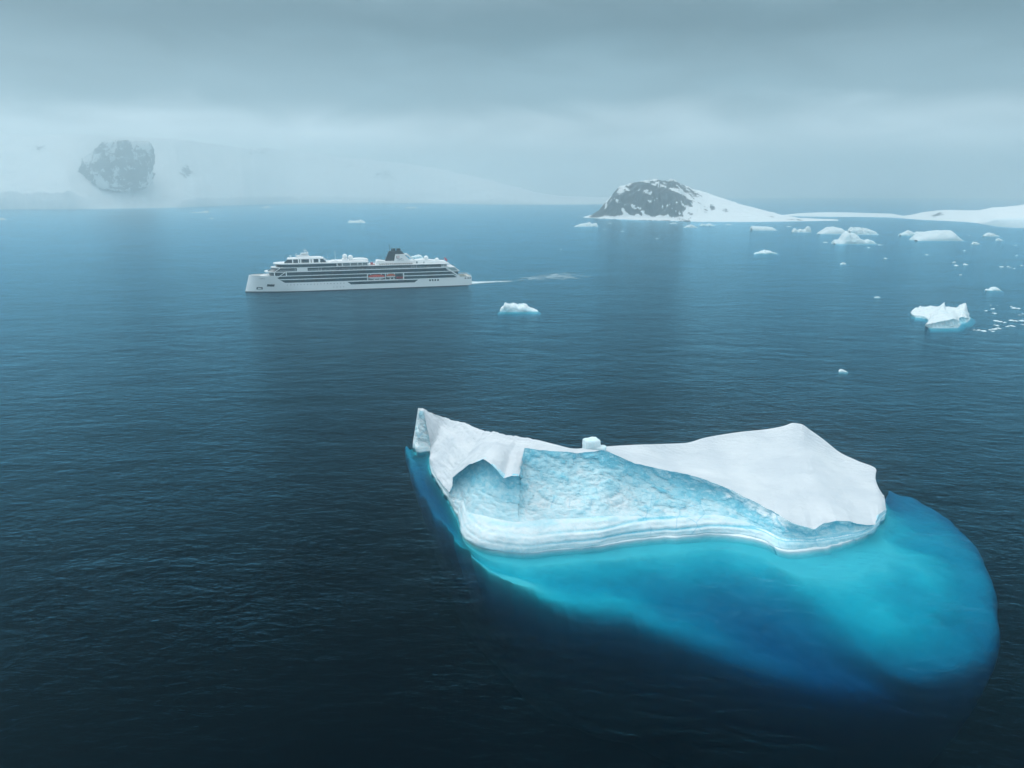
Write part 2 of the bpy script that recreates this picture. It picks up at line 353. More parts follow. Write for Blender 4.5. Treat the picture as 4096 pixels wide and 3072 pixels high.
# snow: up the hidden back, over the ridge, down to the lip
p0, _ = lerp_rows(BD, BW, 6, False); p1, v1 = lerp_rows(BW, RP, 14, False); p1[..., 2] += np.sin(v1*np.pi)*1.2
p2, v2 = lerp_rows(RP, LP, 90)
tt = T[None, :]
right = np.clip((tt-15)/3, 0, 1); left = np.clip((13-tt)/2, 0, 1)
fold = np.exp(-((v2-.42-.02*(tt-4))/.10)**2) * np.clip((tt-3)/2, 0, 1) * np.clip((12-tt)/3, 0, 1)
p2[..., 2] += np.sin(np.clip(v2, 0, 1)*np.pi)*(-2.4*right*np.clip((31-tt)/4, 0, 1) + .9*left) + fold*.9
ker = np.exp(-np.linspace(-2, 2, 49)**2); ker /= ker.sum()
pad = np.pad(p2, ((0, 0), (24, 24), (0, 0)), mode='edge'); sm_ = sum(pad[:, k:k+N]*ker[k] for k in range(49))
wt = (edge(v2, .30)*np.clip((tt-14.5)/2, 0, 1)*np.clip((31.5-tt)/2, 0, 1))[..., None]; p2 = p2*(1-wt) + sm_*wt
nr = grid_normal(p2); nr *= np.sign(nr[..., 2:3]+1e-6)
am = edge(v2, .06)*np.clip(np.minimum(tt, 32-tt)/.8, 0, 1)
dsp = fbm(p2, 26, 3, .5, 40)*1.3*am*edge(v2, .3) + fbm(p2, 12, 4, .45, 41)*.5*am + fbm(p2*[1, 1, .5], 3.0, 4, .55, 43)*(.10 + .35*left)*am
grv = fbm(np.stack([p2[..., 0]*1.2+p2[..., 1]*.5, p2[..., 1]*.25, p2[..., 2]*.2], -1), 3.2, 4, .55, 47, True)*left*np.clip((9-tt)/3, 0, 1)
dsp += grv*.45*am
p2 += nr*dsp[..., None]
P = np.concatenate([p0, p1, p2]); me = grid_mesh('snow_cover', P, origin=origin)
link('snow_cover', me, M['snow'], berg)
# cliff below the lip
p3, v3 = lerp_rows(LP, SK, 110)
rec = interp([(0,.3),(6.5,.3),(7.3,1.2),(8,2.8),(9,3.5),(10.5,4.),(11.7,3.8),(12.2,2.5),(13,1.5),(16,2.2),(19,2.8),(22,1.6),(24,.9),(28,.7),(32,.2)], T)[:, 0][None]
v0 = np.clip(v3, 0, 1)
cave = np.clip((tt-7.2)/.6, 0, 1)*np.clip((12.4-tt)/.5, 0, 1)
shape = np.where(cave > .5, np.sin(np.pi*v0**.45), np.sin(np.pi*v0**.8))
p3[..., 1] += rec*shape; p3[..., 0] += .25*rec*shape*cave
nr = grid_normal(p3); nr *= -np.sign(nr[..., 1:2]+1e-6)
q = p3 * np.array([1, 1, 1.25]); q = q + np.stack([fbm(q, 5, 3, .5, 61), fbm(q, 5, 3, .5, 62), fbm(q, 5, 3, .5, 63)], -1)*2.2
c1, c2, cv = cell(q @ np.array([[.8, 0, .6], [0, 1, 0], [-.6, 0, .8]]) * np.array([.55, 1, 1.2]), 2.7, 71)
d1, d2, dv_ = cell(q, 1.25, 75)
facet = (.5 - c1)*1.0 + (cv-.5)*.8 + ((.45-d1)*.35 + (dv_-.5)*.25)
tall = np.clip(np.linalg.norm(LP-SK, axis=-1)/9, .08, 1)[None]
am = edge(v0, .10)*np.clip(np.minimum(tt, 32-tt)/.6, 0, 1)*tall*(1-.55*cave)
p3 += nr*((facet*.72 + fbm(p3, 9, 3, .5, 81)*.7)*am)[..., None]
upper = np.clip(1-v0*1.25, 0, 1)
tgrad = interp([(0,.15),(7,.2),(8,.55),(11,.60),(12.2,.62),(13,.42),(15,.42),(17,.52),(19,.66),(21,.80),(23,.85),(26,.80),(29,.5),(32,.2)], T)[:, 0][None]
blue = tgrad*(.50 + .62*upper) + (cv-.5)*.24*(1-.6*cave) + (dv_-.5)*.14 + np.clip((tt-19)/3, 0, 1)*.10
blue = blue*np.clip(1.35-v0*.55, 0, 1)
link('ice_cliff', grid_mesh('ice_cliff', p3, {'blue': blue, 'relief': np.clip(1-.85*cave, 0, 1)*np.clip((1.05-v0)*4, 0, 1)*np.clip(1.2-.02*tt, .4, 1)}, origin), M['ice'], berg)
# wave-washed skirt at the waterline
p4, v4 = lerp_rows(SK, WL, 44)
p4[..., 1] -= np.sin(np.pi*v4**.8)*interp([(0,.1),(7,.3),(9,1.6),(14,1.9),(19,1.2),(24,.7),(32,.2)], T)[:, 0][None]
nr = grid_normal(p4); nr *= -np.sign(nr[..., 1:2]+1e-6)
zz = p4[..., 2] + fbm(p4*[.25, .25, 1], 8, 2, .5, 91)*.7
strata = np.sin(zz*2.6)*.5 + np.sin(zz*5.7+1)*.3
am = edge(v4, .12)*np.clip(np.minimum(tt, 32-tt)/.6, 0, 1)
p4 += nr*((strata*.24*np.clip((tt-12)/4, .4, 1) + fbm(p4, 5, 3, .45, 93)*.45 + fbm(p4*[1, 1, .35], 1.6, 3, .5, 95)*.10)*am)[..., None]
blue = .08 + np.clip(-strata-.15, 0, 1)*.70*np.clip((tt-11)/5, .18, 1) + np.clip((tt-20)/3, 0, 1)*.22 + np.clip((v4-.9)/.1, 0, 1)*.18
blue += np.exp(-((v4-.08)/.06)**2)*.3*np.clip((tt-8)/2, 0, 1)*np.clip(fbm(p4, 5, 2, .5, 97)+.4, 0, 1)
link('wave_cut_skirt', grid_mesh('wave_cut_skirt', p4, {'blue': blue}, origin), M['ice'], berg)
# the foot under water
Ok = [(0,408,452,-10),(1,407,459,-10),(2,409,468,-10),(3,412,478,-11),(4,416,490,-13),(5,424,508,-14),(6,434,524,-13),(7,444,535,-11),(8,452,543,-8.5),(9,462,553,-6.5),(10,480,571,-5.6),(11,502,590,-6),
      (12,523,602,-6.4),(13,549,612,-6.8),(14,578,621,-7.6),(15,618,628,-8.8),(16,662,642,-10.5),(17,700,657,-12.5),(18,742,674,-15),(19,790,692,-17.5),(20,838,706,-20),(21,885,715,-21.5),(22,928,714,-21),(23,962,703,-19),
      (24,987,680,-16.5),(25,998,650,-15),(26,996,610,-14),(27,984,571,-13.5),(28,965,541,-13),(29,938,519,-13),(30,912,506,-13),(31,896,502,-13),(32,886,499,-13)]
Kk = [(0,411,450,-4),(1,412,456,-4),(2,417,461,-4.5),(3,421,467,-6),(4,424,480,-8.5),(5,433,497,-10),(6,441,511,-9.5),(7,448,523,-8),(8,455,531,-5.5),(9,462,543,-3.4),(10,480,560,-2.8),(11,501,571,-3.0),
      (12,521,577,-3.4),(13,543,580,-3.8),(14,566,582,-4.4),(15,598,583,-5.2),(16,630,587,-6.1),(17,662,594,-7.1),(18,694,603,-8.0),(19,728,616,-10.2),(20,768,631,-11.6),(21,812,646,-11.4),(22,872,650,-7.2),(23,918,642,-5.8),
      (24,945,624,-6.0),(25,955,601,-5.4),(26,953,579,-5.1),(27,943,559,-5),(28,929,542,-5),(29,914,528,-5.2),(30,901,516,-5.8),(31,892,509,-7),(32,885,501,-9)]
Ok = [(a, b, c, z*.80) for a, b, c, z in Ok]; Kk = [(a, b, c, z*.82) for a, b, c, z in Kk]
ok = interp(Ok, T); OP = np.array([gz(a, b, z) for a, b, z in ok]); kk = interp(Kk, T); KP = np.array([gz(a, b, z) for a, b, z in kk])
W0 = WL.copy(); W0[:, 2] = .25; W0[:, 1] += .25
DP = OP.copy(); DP[:, 2] = OP[:, 2]*1.2 - 34; DP[:, :2] += (np.array([45., 175.]) - DP[:, :2])*.14
OP[:, :2] += np.stack([fbm(OP, 7, 4, .55, 101), fbm(OP, 7, 4, .55, 102)], -1)*np.where(T > 16, .5, 1.6)[:, None]
# a hollow in the middle of the foot, its right rim is the pale ridge seen through the water
def spline_rows(pts, ns):
    out = []
    for k in range(len(pts)-1):
        p0_, p1_, p2_, p3_ = pts[max(k-1, 0)], pts[k], pts[k+1], pts[min(k+2, len(pts)-1)]
        for t_ in np.linspace(0, 1, ns[k], endpoint=(k == len(pts)-2)):
            out.append(.5*((2*p1_) + (-p0_+p2_)*t_ + (2*p0_-5*p1_+4*p2_-p3_)*t_**2 + (-p0_+3*p1_-3*p2_+p3_)*t_**3))
    return np.array(out)
P = spline_rows([W0, KP, OP, DP], [34, 44, 30]); kz = np.clip(np.arange(len(P))/14, 0, 1)[:, None]
P[..., 2] += (fbm(P, 13, 4, .5, 111)*1.5 + fbm(P, 3.5, 3, .5, 115)*.35)*kz
P[..., 2] = np.where(np.arange(len(P))[:, None] > 2, np.minimum(P[..., 2], -1.6), P[..., 2])
link('submerged_foot', grid_mesh('submerged_foot', P, origin=origin), M['foot'], berg)
# blocks and lumps lying on the ridge
def lump(name, c, size, seed, parent, org, rot=0., blocky=.75):
    n1_, n2_ = 20, 26
    th = np.linspace(.02, math.pi-.02, n1_)[:, None]; ph = np.linspace(0, 2*math.pi, n2_, endpoint=False)[None]
    d = np.stack([np.sin(th)*np.cos(ph), np.sin(th)*np.sin(ph), np.cos(th)+0*ph], -1)
    e = 1/(np.sum(np.abs(d)**(2/(1-blocky)), -1))**((1-blocky)/2)
    p = d*e[..., None]*np.array(size)/2
    p = p*(1 + .17*fbm(p+seed*7, max(size)*.35, 4, .55, seed))[..., None]
    ca, sa = math.cos(rot), math.sin(rot); p = np.stack([p[..., 0]*ca-p[..., 1]*sa, p[..., 0]*sa+p[..., 1]*ca, p[..., 2]], -1) + np.array(c)
    me = grid_mesh(name, p, {'blue': np.full(p.shape[:2], .12)}, org, closed=True, flip=True)
    return link(name, me, M['ice'], parent)
b0 = gy(591.5, 444.5, 187.5); lump('ice_block', b0 + [0, 0, -.3], (4.5, 3.8, 3.9), 3, berg, origin, .25, .76)
b0 = gy(600, 448, 187); lump('ice_block', b0 + [0, 0, -.2], (3.4, 3, 1.8), 4, berg, origin, -.2, .5)
#SECTION_LAND
# ------------------------------------------------------------------ far coast, island, rock
def land(name, px, base_y, sky_y, depth, prof, rockf, bluef, label, nv=70, nu=260, seed=0, ridge=30., noise_s=260., crev=0.):
    """A stretch of coast: px = picture columns along the shore, base_y = its waterline there, sky_y = how high the land stands, all turned into metres."""
    x = np.linspace(px[0], px[-1], nu); by, sy, dep = (interp(list(zip(px, q_)), x)[:, 0] for q_ in (base_y, sky_y, depth))
    shore = np.array([gz(a, b) for a, b in zip(x, by)]); dirn = shore/np.linalg.norm(shore, axis=1, keepdims=True)
    shore[:, :2] += dirn[:, :2]*(fbm(shore, 120, 4, .6, seed+5)*22 + fbm(shore, 40, 3, .6, seed+6)*(12 if crev else 3))[:, None]
    v = np.linspace(0, 1, nv)**1.35
    back = shore + dirn*dep[:, None]
    top = np.array([gy(a, b, c[1])[2] for a, b, c in zip(x, sy, shore + dirn*(dep*.75)[:, None])])
    P = shore[None]*(1-v[:, None, None]) + back[None]*v[:, None, None]
    q = P.copy(); n = fbm(q, noise_s, 6, .52, seed, True); n2 = fbm(q, noise_s*2.5, 3, .5, seed+9)
    h = prof(x[None], v[:, None])*top[None]
    P[..., 2] = h + n*ridge*np.clip(v[:, None]*6, 0, 1)*np.clip(top[None]/120, .08, 1) + n2*ridge*.8*np.clip(v[:, None]*3, 0, 1)*np.clip(top[None]/120, .08, 1)
    P[..., 2] += fbm(P*[1, 1, 0], 45, 4, .6, seed+30, True)*crev*np.clip(v[:, None]/.02, 0, 1)*np.exp(-v[:, None]/.09)*np.clip(P[..., 2]/30, 0, 1)
    P[0, :, 2] = -6; P[:, :, 2] = np.where(v[:, None] > 0, np.maximum(P[:, :, 2], -4), P[:, :, 2])
    gr = np.stack(np.gradient(P[..., 2]), -1)
    nr = grid_normal(P); steep = 1 - np.abs(nr[..., 2])
    o = shore.mean(0); o[2] = 0
    me = grid_mesh(name, P, {'rock': rockf(x[None]+0*h, v[:, None]+0*h, steep, P), 'blue': bluef(x[None]+0*h, v[:, None]+0*h, steep)}, o)
    ob = link(name, me, M['land']); ob.location = o.tolist(); tag(ob, label, kind='structure'); return ob
bump_ = lambda x, c, w: np.exp(-((x-c)/w)**2)
# mainland on the left: ice cliffs at the sea, snowfields climbing into the cloud
def prof_a(x, v):
    jag = 1.0 + .45*fbm(np.stack([x, 0*x, 0*x], -1), 9, 4, .6, 77)
    cl = np.clip((104-x)/30, 0, 1)*.20 + np.clip((x-160)/40, 0, 1)*np.clip((500-x)/120, 0, 1)*.11 + .012 + np.clip((x-440)/60, 0, 1)*.2
    return np.clip(v/.055, 0, 1)**.8*cl*(1+(jag-1.05)*np.exp(-v/.08)) + (1-cl)*np.clip((v-.06)/.75, 0, 1)**1.1
def rock_a(x, v, st, P):
    r = .05 + .5*np.clip((st-.55)/.25, 0, 1)*np.clip((v-.1)/.1, 0, 1)
    for c, w, vc, vw, a in ((190, 7, .42, .10, .65), (50, 20, .62, .07, .42), (92, 8, .5, .05, .5), (385, 16, .5, .12, .5), (350, 14, .66, .1, .42), (262, 20, .75, .1, .35)):
        r = r + a*bump_(x, c, w)*bump_(v, vc, vw)
    return r
land('coast', [-420, -120, 0, 80, 130, 165, 230, 300, 420, 500, 560, 640, 700], [212, 210, 209.3, 209.3, 208.4, 208, 205.6, 203.4, 203.2, 204.6, 204.6, 204, 203.5],
     [140, 138, 137, 138, 139, 140, 148, 153, 167, 185, 196, 199, 201], [900, 900, 900, 900, 900, 900, 900, 850, 800, 700, 600, 500, 500],
     prof_a, rock_a, lambda x, v, st: np.clip((st-.35)/.3, 0, 1)*np.clip((.09-v)/.05, 0, 1)*.4, 'snow covered coast with ice cliffs fading into the mist', nv=130, nu=900, seed=3, ridge=26, crev=16.)
# the dark rock tower standing out of the snow
def rock_tower():
    Yc = gz(116, 208.6)[1] + 250
    lev = [(203, 109, 119), (199, 106, 124), (194, 100, 133), (189, 88, 143), (182, 80, 149), (172, 82, 151), (162, 88, 151), (154, 93, 150.5), (148, 97, 149.5), (144, 100, 148), (141.5, 103, 146), (140, 110, 139), (139.5, 121, 126)]
    k = np.array([(a, b, c) for a, b, c in lev]); yy = np.linspace(203, 139.5, 70); L_ = np.interp(-yy, -k[:, 0], k[:, 1]); R_ = np.interp(-yy, -k[:, 0], k[:, 2])
    ph = np.linspace(0, 2*math.pi, 90, endpoint=False); rows = []
    for y, l, r_ in zip(yy, L_, R_):
        a, b = gy(l, y, Yc), gy(r_, y, Yc); c = (a+b)/2; hw = (b-a)[0]/2
        rows.append(np.stack([c[0]+hw*np.sign(np.cos(ph))*np.abs(np.cos(ph))**.8, Yc+hw*.8*np.sin(ph), c[2]+0*ph], -1))
    P = np.array(rows); ctr = P.mean(1, keepdims=True); d = P-ctr; d /= np.linalg.norm(d, axis=-1, keepdims=True)+1e-6
    n = fbm(P*[1, 1, .45], 110, 6, .6, 8, True)
    blk = cell(P*[1, 1, .55]+fbm(P, 80, 3, .5, 11)[..., None]*25, 75, 17)[2]
    P += d*(n*30-14+(blk-.5)*34)[..., None]; P[..., 2] += fbm(P, 60, 3, .5, 12)*10
    rock = .66 + .30*fbm(P, 70, 4, .6, 14) - 1.3*np.clip(fbm(P*[1, 1, .45]+[0, 0, 0], 60, 4, .6, 15)-.22, 0, 1) - np.clip((np.arange(70)[:, None]-56)/14, 0, 1)*.25
    o = np.array([P[..., 0].mean(), Yc, 0]); ob = link('rock_tower', grid_mesh('rock_tower', P, {'rock': rock, 'blue': 0*rock}, o, closed=True), M['land']); ob.location = o.tolist()
    tag(ob, 'dark rock tower rising from the snow and vanishing into mist', kind='structure')
rock_tower()
# island right of the centre: dark rock hump, snowfield running out to the right
def island():
    xs = np.linspace(583, 838, 420); nv = 90
    by = np.interp(xs, [583, 600, 640, 680, 700, 760, 800, 838], [217.5, 218.6, 220.2, 221.2, 222, 222, 221.4, 220.6])
    sy = np.interp(xs, [583, 592, 600, 607, 612, 618, 628, 645, 660, 672, 690, 705, 720, 740, 760, 775, 785, 800, 838], [217, 215, 210, 203, 197, 190, 185.5, 183, 182, 183.5, 187.5, 192.5, 197.5, 204, 209.5, 213, 215.5, 218, 219.5])
    front = np.array([gz(a, b) for a, b in zip(xs, by)])
    Yr = front[:, 1] + np.interp(xs, [583, 620, 690, 760, 838], [40, 240, 330, 240, 40])
    top = np.array([gy(a, b, c) for a, b, c in zip(xs, sy, Yr)])
    rows = []; V = np.linspace(0, 1, 60)
    hump = np.clip((xs-598)/14, 0, 1)*np.clip((712-xs)/40, 0, 1); hump = hump*hump*(3-2*hump)
    for v in V:
        s = hump*(1-(1-v)**2.6) + (1-hump)*v**1.1; p = front*(1-v)+top*v
        bench = np.where(v < .14, v*.35, .05 + (s-.05)*np.clip((v-.10)/.25, 0, 1))*hump + (1-hump)*s
        p[:, 2] = top[:, 2]*np.clip(bench, 0, 1); rows.append(p)
    for v in np.linspace(0, 1, 25)[1:]:
        p = top.copy(); p[:, 1] += v*(Yr-front[:, 1])*1.2; p[:, 2] = top[:, 2]*(1-v**1.5) - 3*v; rows.append(p)
    P = np.array(rows); vv = np.concatenate([V, np.ones(24)])[:, None]; X = xs[None]
    n = fbm(P*[1, 1, .5], 55, 6, .55, 20, True); amp = np.clip(P[..., 2]/30, 0, 1)
    P[..., 2] += (n*11+(cell(P*[1, 1, .4], 34, 29)[2]-.5)*12)*amp*(.15+.85*hump[None]) + fbm(P, 18, 3, .5, 22)*1.6*np.clip(P[..., 2]/4, 0, 1); P[0, :, 2] = -4
    r = .95*hump[None]*np.clip((vv-.13)/.04, 0, 1)*np.clip((1.02-vv)/.18, 0, 1)
    r = np.maximum(r, .62*np.clip((.02-np.abs(vv-.02))/.02, 0, 1)*np.clip((705-X)/20, 0, 1))
    r = np.maximum(r, .75*bump_(X, 688, 12)*np.clip((.16-vv)/.05, 0, 1)); r = np.maximum(r, .85*np.clip((608-X)/4, 0, 1)*np.clip((X-588)/5, 0, 1)*np.clip((vv-.12)/.1, 0, 1))
    for a, w, c, h in ((713, 6, .55, .1), (726, 6, .5, .08), (772, 7, .55, .2), (790, 6, .4, .2), (800, 5, .5, .3), (705, 5, .3, .08)): r = np.maximum(r, .6*bump_(X, a, w)*bump_(vv, c, h))
    qx = np.stack([P[..., 0]+P[..., 2]*.9, P[..., 1]*.4, P[..., 2]*.35], -1)
    r = r + .30*fbm(P*[1, 1, .8], 26, 5, .65, 25) - 2.0*np.clip(fbm(qx, 26, 4, .6, 27)-.02, 0, 1)*hump[None] - .9*hump[None]*np.clip((P[..., 2]-72-.35*(P[..., 0]-330))/60+fbm(qx, 30, 3, .5, 28)*.8, 0, 1)
    o = np.array([front[:, 0].mean(), front[:, 1].mean(), 0])
    ob = link('island', grid_mesh('island', P, {'rock': r, 'blue': 0*r}, o), M['land']); ob.location = o.tolist()
    tag(ob, 'misty island with a dark rock hump and a snowfield running down to the right', kind='structure')
island()
# low snow covered shelf on the far right
land('snow_shelf', [892, 910, 925, 945, 975, 985, 1000, 1040, 1200, 1500], [217.5, 219, 220, 221, 222.8, 224.5, 227, 229, 232, 236], [217, 215.5, 212.5, 211, 211.5, 209.5, 207.5, 204, 197, 190], [120, 300, 420, 520, 600, 620, 640, 800, 1000, 1000],
     lambda x, v: np.clip(v/.02, 0, 1)*(.04 + .38*np.clip((x-980)/14, 0, 1)) + (1-.04-.38*np.clip((x-980)/14, 0, 1))*np.sin(np.clip(v/.75, 0, 1)*math.pi/2),
     lambda x, v, st, P: .08 + .62*bump_(x, 932+v*14, 7)*bump_(v, .38, .22) + .45*bump_(x, 915, 9)*bump_(v, .12, .08),
     lambda x, v, st: np.clip((x-980)/12, 0, 1)*np.clip((.10-v)/.05, 0, 1)*.7, 'low snow shelf with a rock streak on the far right', nv=60, nu=200, seed=40, ridge=9, noise_s=120)
land('snow_spit', [780, 800, 830, 860, 890, 905], [216, 216.4, 216.8, 217, 217.6, 218], [215.4, 213.5, 212.6, 213.2, 214, 216.5], [60, 160, 220, 200, 140, 60],
     lambda x, v: np.clip(v/.1, 0, 1)*.3+.7*np.sin(np.clip(v/.75, 0, 1)*math.pi/2), lambda x, v, st, P: .05+0*x, lambda x, v, st: .2+0*x, 'faint low snow bank between the island and the shelf', nv=30, nu=90, seed=50, ridge=4, noise_s=90)

#SECTION_FLOES
# ------------------------------------------------------------------ the other icebergs
def floe(name, label, x0, x1, yb, prof, depth=.6, seed=1, group=None, blue=.08, foot=1.0, basecurve=0., nu=90, rough=1.0, cat='iceberg', steep=.45, sink=3.0):
    """prof: (0..1 along the width, height as a share of the width), pixel positions in the photograph's own 4096 grid."""
    a, b = gz(x0/4, yb/4), gz(x1/4, yb/4); wid = b[0]-a[0]; c = (a+b)/2
    u = np.linspace(0, 1, nu); hh = np.interp(u, [p[0] for p in prof], [p[1] for p in prof])*wid
    hh = hh*(1 + .10*rough*fbm(np.stack([u*9+seed, 0*u, 0*u], -1), 1, 3, .5, seed))
    env = np.sqrt(np.clip(1-(2*u-1)**2, 0, 1))**.7; dp = wid*depth*(.25+.75*env)*(1+.2*fbm(np.stack([u*5+seed*3, 0*u, 0*u], -1), 1, 2, .5, seed+1))
    front = -basecurve*wid*np.sin(np.pi*u)
    X = (u-.5)*wid; rows = []; bl = []
    fl = foot*wid*.10
    # deep foot, waterline, cliff, brow, crest, back slope
    secs = [(-sink*2, -fl*.4, 1.), (-sink, -fl, 1.), (-sink*.25, -fl*.75, 1.), (0, 0, 1.)]
    for z, dy, _ in secs: rows.append(np.stack([X*(1+(.10*foot if z < 0 else 0)), front+dy, z+0*u], -1)); bl.append(.15+0*u)
    for v in np.linspace(0, 1, 16)[1:]:
        rows.append(np.stack([X, front + dp*steep*v**1.8*.6, hh*.78*(1-(1-v)**1.3)], -1)); bl.append(blue*(1.15-v)+0*u)
    for v in np.linspace(0, 1, 10)[1:]:
        rows.append(np.stack([X, front + dp*steep*.6 + dp*.28*v, hh*(.78+.22*math.sin(v*math.pi/2))], -1)); bl.append(.02+0*u)
    for v in np.linspace(0, 1, 9)[1:]:
        rows.append(np.stack([X, front + dp*(steep*.6+.28) + dp*.5*v, hh*(1-v**2)-sink*v], -1)); bl.append(.05+0*u)
    P = np.array(rows); B_ = np.array(bl); nr = grid_normal(P)
    z = P[..., 2]; k = np.clip(z/(hh.max()*.15+1e-3), 0, 1)
    sc = max(wid*.09, .3); P += nr*((cell(P*[1, 1, .7], sc*1.4, seed)[0]-.5)*sc*.5*k*rough*(hh/hh.max())[None] + fbm(P, sc*2, 4, .55, seed+3)*sc*.35*k*rough)[..., None]
    B_ = B_ + np.clip(fbm(P, sc*2.2, 3, .5, seed+6), 0, 1)*blue*1.2*(z > 0)
    me = grid_mesh(name, P, {'blue': B_}); ob = link(name, me, M['ice']); ob.location = c.tolist()
    tag(ob, label, cat, group); return ob
dome = [(0, 0), (.12, .05), (.35, .13), (.6, .15), (.85, .09), (1, 0)]
G1 = 'icebergs drifting near the island'
floe('iceberg', 'small white iceberg with a long tail on its right, floating below the wake', 2000, 2153, 1246, [(0,.05),(.03,.10),(.11,.155),(.125,.235),(.19,.205),(.30,.205),(.41,.20),(.47,.155),(.5,.175),(.6,.18),(.67,.155),(.72,.115),(.86,.065),(.97,.02),(1,.0)], .45, 11, blue=.16, foot=1.4, nu=130, steep=.35)
floe('iceberg', 'low flat iceberg left of the misty island', 2297, 2393, 907, [(0,.02),(.25,.09),(.5,.13),(.68,.17),(.72,.13),(.95,.12),(1,.02)], .6, 12, G1)
floe('iceberg', 'small rounded iceberg just below the snowfield of the island', 2736, 2792, 911, [(0,.03),(.3,.15),(.55,.22),(.8,.12),(1,.02)], .6, 13, G1)
floe('iceberg', 'thin iceberg at the foot of the dark rock hump', 2680, 2712, 896, [(0,.03),(.3,.14),(.7,.16),(1,.03)], .6, 14, G1)
floe('iceberg', 'low broken iceberg right of the rounded one below the island', 2800, 2862, 904, [(0,.03),(.2,.14),(.4,.07),(.65,.15),(1,.02)], .6, 15, G1, blue=.2)
floe('iceberg', 'flat topped tabular iceberg off the right end of the island', 3008, 3112, 922, [(0,.10),(.03,.155),(.3,.14),(.6,.135),(.85,.11),(.97,.03),(1,0)], .6, 16, G1, rough=.4)
floe('iceberg', 'saddle shaped iceberg with a horn at its right end', 3172, 3247, 930, [(0,.03),(.08,.2),(.2,.22),(.3,.13),(.45,.18),(.6,.13),(.72,.16),(.8,.34),(.9,.36),(.97,.2),(1,.02)], .5, 17, G1)
floe('iceberg', 'smooth dome shaped iceberg behind the peaked one', 3281, 3404, 937, [(0,.02),(.15,.10),(.35,.20),(.55,.225),(.8,.18),(1,.05)], .7, 18, G1, rough=.35)
floe('iceberg', 'lumpy iceberg behind and right of the peaked one', 3402, 3516, 939, [(0,.14),(.1,.24),(.3,.22),(.45,.235),(.5,.15),(.55,.22),(.68,.22),(.85,.13),(.95,.1),(1,.02)], .6, 19, G1, blue=.15)
floe('iceberg', 'peaked white iceberg with long low ends, nearest of the right hand group', 3342, 3510, 977, [(0,.02),(.03,.085),(.15,.08),(.2,.11),(.25,.22),(.31,.295),(.36,.32),(.4,.25),(.55,.23),(.62,.2),(.68,.12),(.76,.09),(.86,.11),(.94,.09),(1,.01)], .55, 20, G1, blue=.18)
floe('iceberg', 'broad sloping iceberg with a steep right side before the snow shelf', 3672, 3860, 964, [(0,.02),(.05,.06),(.18,.13),(.4,.175),(.58,.21),(.82,.21),(.9,.13),(.97,.04),(1,0)], .7, 21, G1, rough=.3)
floe('iceberg', 'hollowed iceberg behind the broad sloping one', 3604, 3712, 944, [(0,.04),(.1,.07),(.22,.12),(.35,.19),(.48,.17),(.6,.1),(.75,.16),(.9,.15),(1,.05)], .5, 22, G1, blue=.22)
floe('iceberg', 'small craggy iceberg right of the broad sloping one', 3888, 3922, 978, [(0,.05),(.25,.34),(.45,.24),(.7,.26),(1,.03)], .6, 23, G1)
floe('iceberg', 'tiny craggy iceberg by the right edge below the shelf', 3985, 4016, 963, [(0,.05),(.3,.33),(.6,.25),(1,.03)], .6, 24, G1)
floe('iceberg', 'pale iceberg lying against the shelf near the right edge', 3938, 4000, 946, [(0,.05),(.25,.2),(.5,.24),(.75,.15),(1,.03)], .6, 25, G1)
floe('iceberg', 'white dome iceberg with a bluish left end, upper right of the jagged iceberg', 3947, 4010, 1164, [(0,.05),(.08,.12),(.2,.09),(.32,.1),(.45,.2),(.66,.23),(.82,.17),(.95,.05),(1,.0)], .6, 26, blue=.25, rough=.5)
floe('iceberg', 'low iceberg with a small middle peak in open water right of the wake', 3018, 3114, 1016, [(0,.01),(.12,.05),(.3,.10),(.44,.11),(.5,.165),(.56,.14),(.75,.10),(.92,.05),(1,.0)], .5, 27, blue=.2)
floe('iceberg', 'flat iceberg far behind the bow of the ship', 1390, 1460, 892, [(0,.04),(.05,.15),(.3,.11),(.55,.12),(.72,.19),(.85,.1),(1,.02)], .6, 28)
floe('iceberg', 'low iceberg glimpsed behind the funnel of the ship', 1638, 1692, 1033, [(0,.06),(.2,.16),(.6,.22),(.85,.19),(1,.03)], .6, 29, blue=.35, foot=2)
floe('iceberg', 'dim flat iceberg off the coast left of the ship', 762, 832, 851, [(0,.02),(.3,.03),(.6,.05),(.75,.1),(.95,.09),(1,.02)], .5, 30)
floe('iceberg', 'tiny white iceberg at the left edge', -14, 22, 880, [(0,.05),(.4,.22),(.8,.12),(1,.02)], .6, 31)
floe('iceberg', 'tiny iceberg left of the ship off the snowy coast', 836, 856, 876, [(0,.04),(.4,.22),(1,.03)], .6, 32)
floe('iceberg', 'faint flat iceberg below the centre of the coast', 1618, 1668, 833, [(0,.03),(.3,.08),(.8,.12),(1,.03)], .6, 33)
floe('iceberg', 'faint flat iceberg off the coast ice cliffs', 1040, 1084, 833, [(0,.03),(.3,.12),(.6,.2),(1,.03)], .6, 34)
floe('ice_floe', 'little spiky floe in open water left of the right hand fragments', 3362, 3386, 1058, [(0,.05),(.3,.22),(.5,.36),(.65,.2),(.8,.3),(1,.03)], .6, 35, cat='ice floe')
floe('ice_floe', 'lone small white floe between the big iceberg and the jagged one', 3356, 3388, 1487, [(0,.04),(.25,.22),(.4,.26),(.7,.17),(1,.02)], .6, 36, cat='ice floe', foot=2, sink=1.)
floe('ice_floe', 'thin flat floe in open water left of the jagged iceberg', 3498, 3522, 1190, [(0,.02),(.4,.08),(.7,.14),(1,.02)], .6, 37, cat='ice floe', sink=.6)
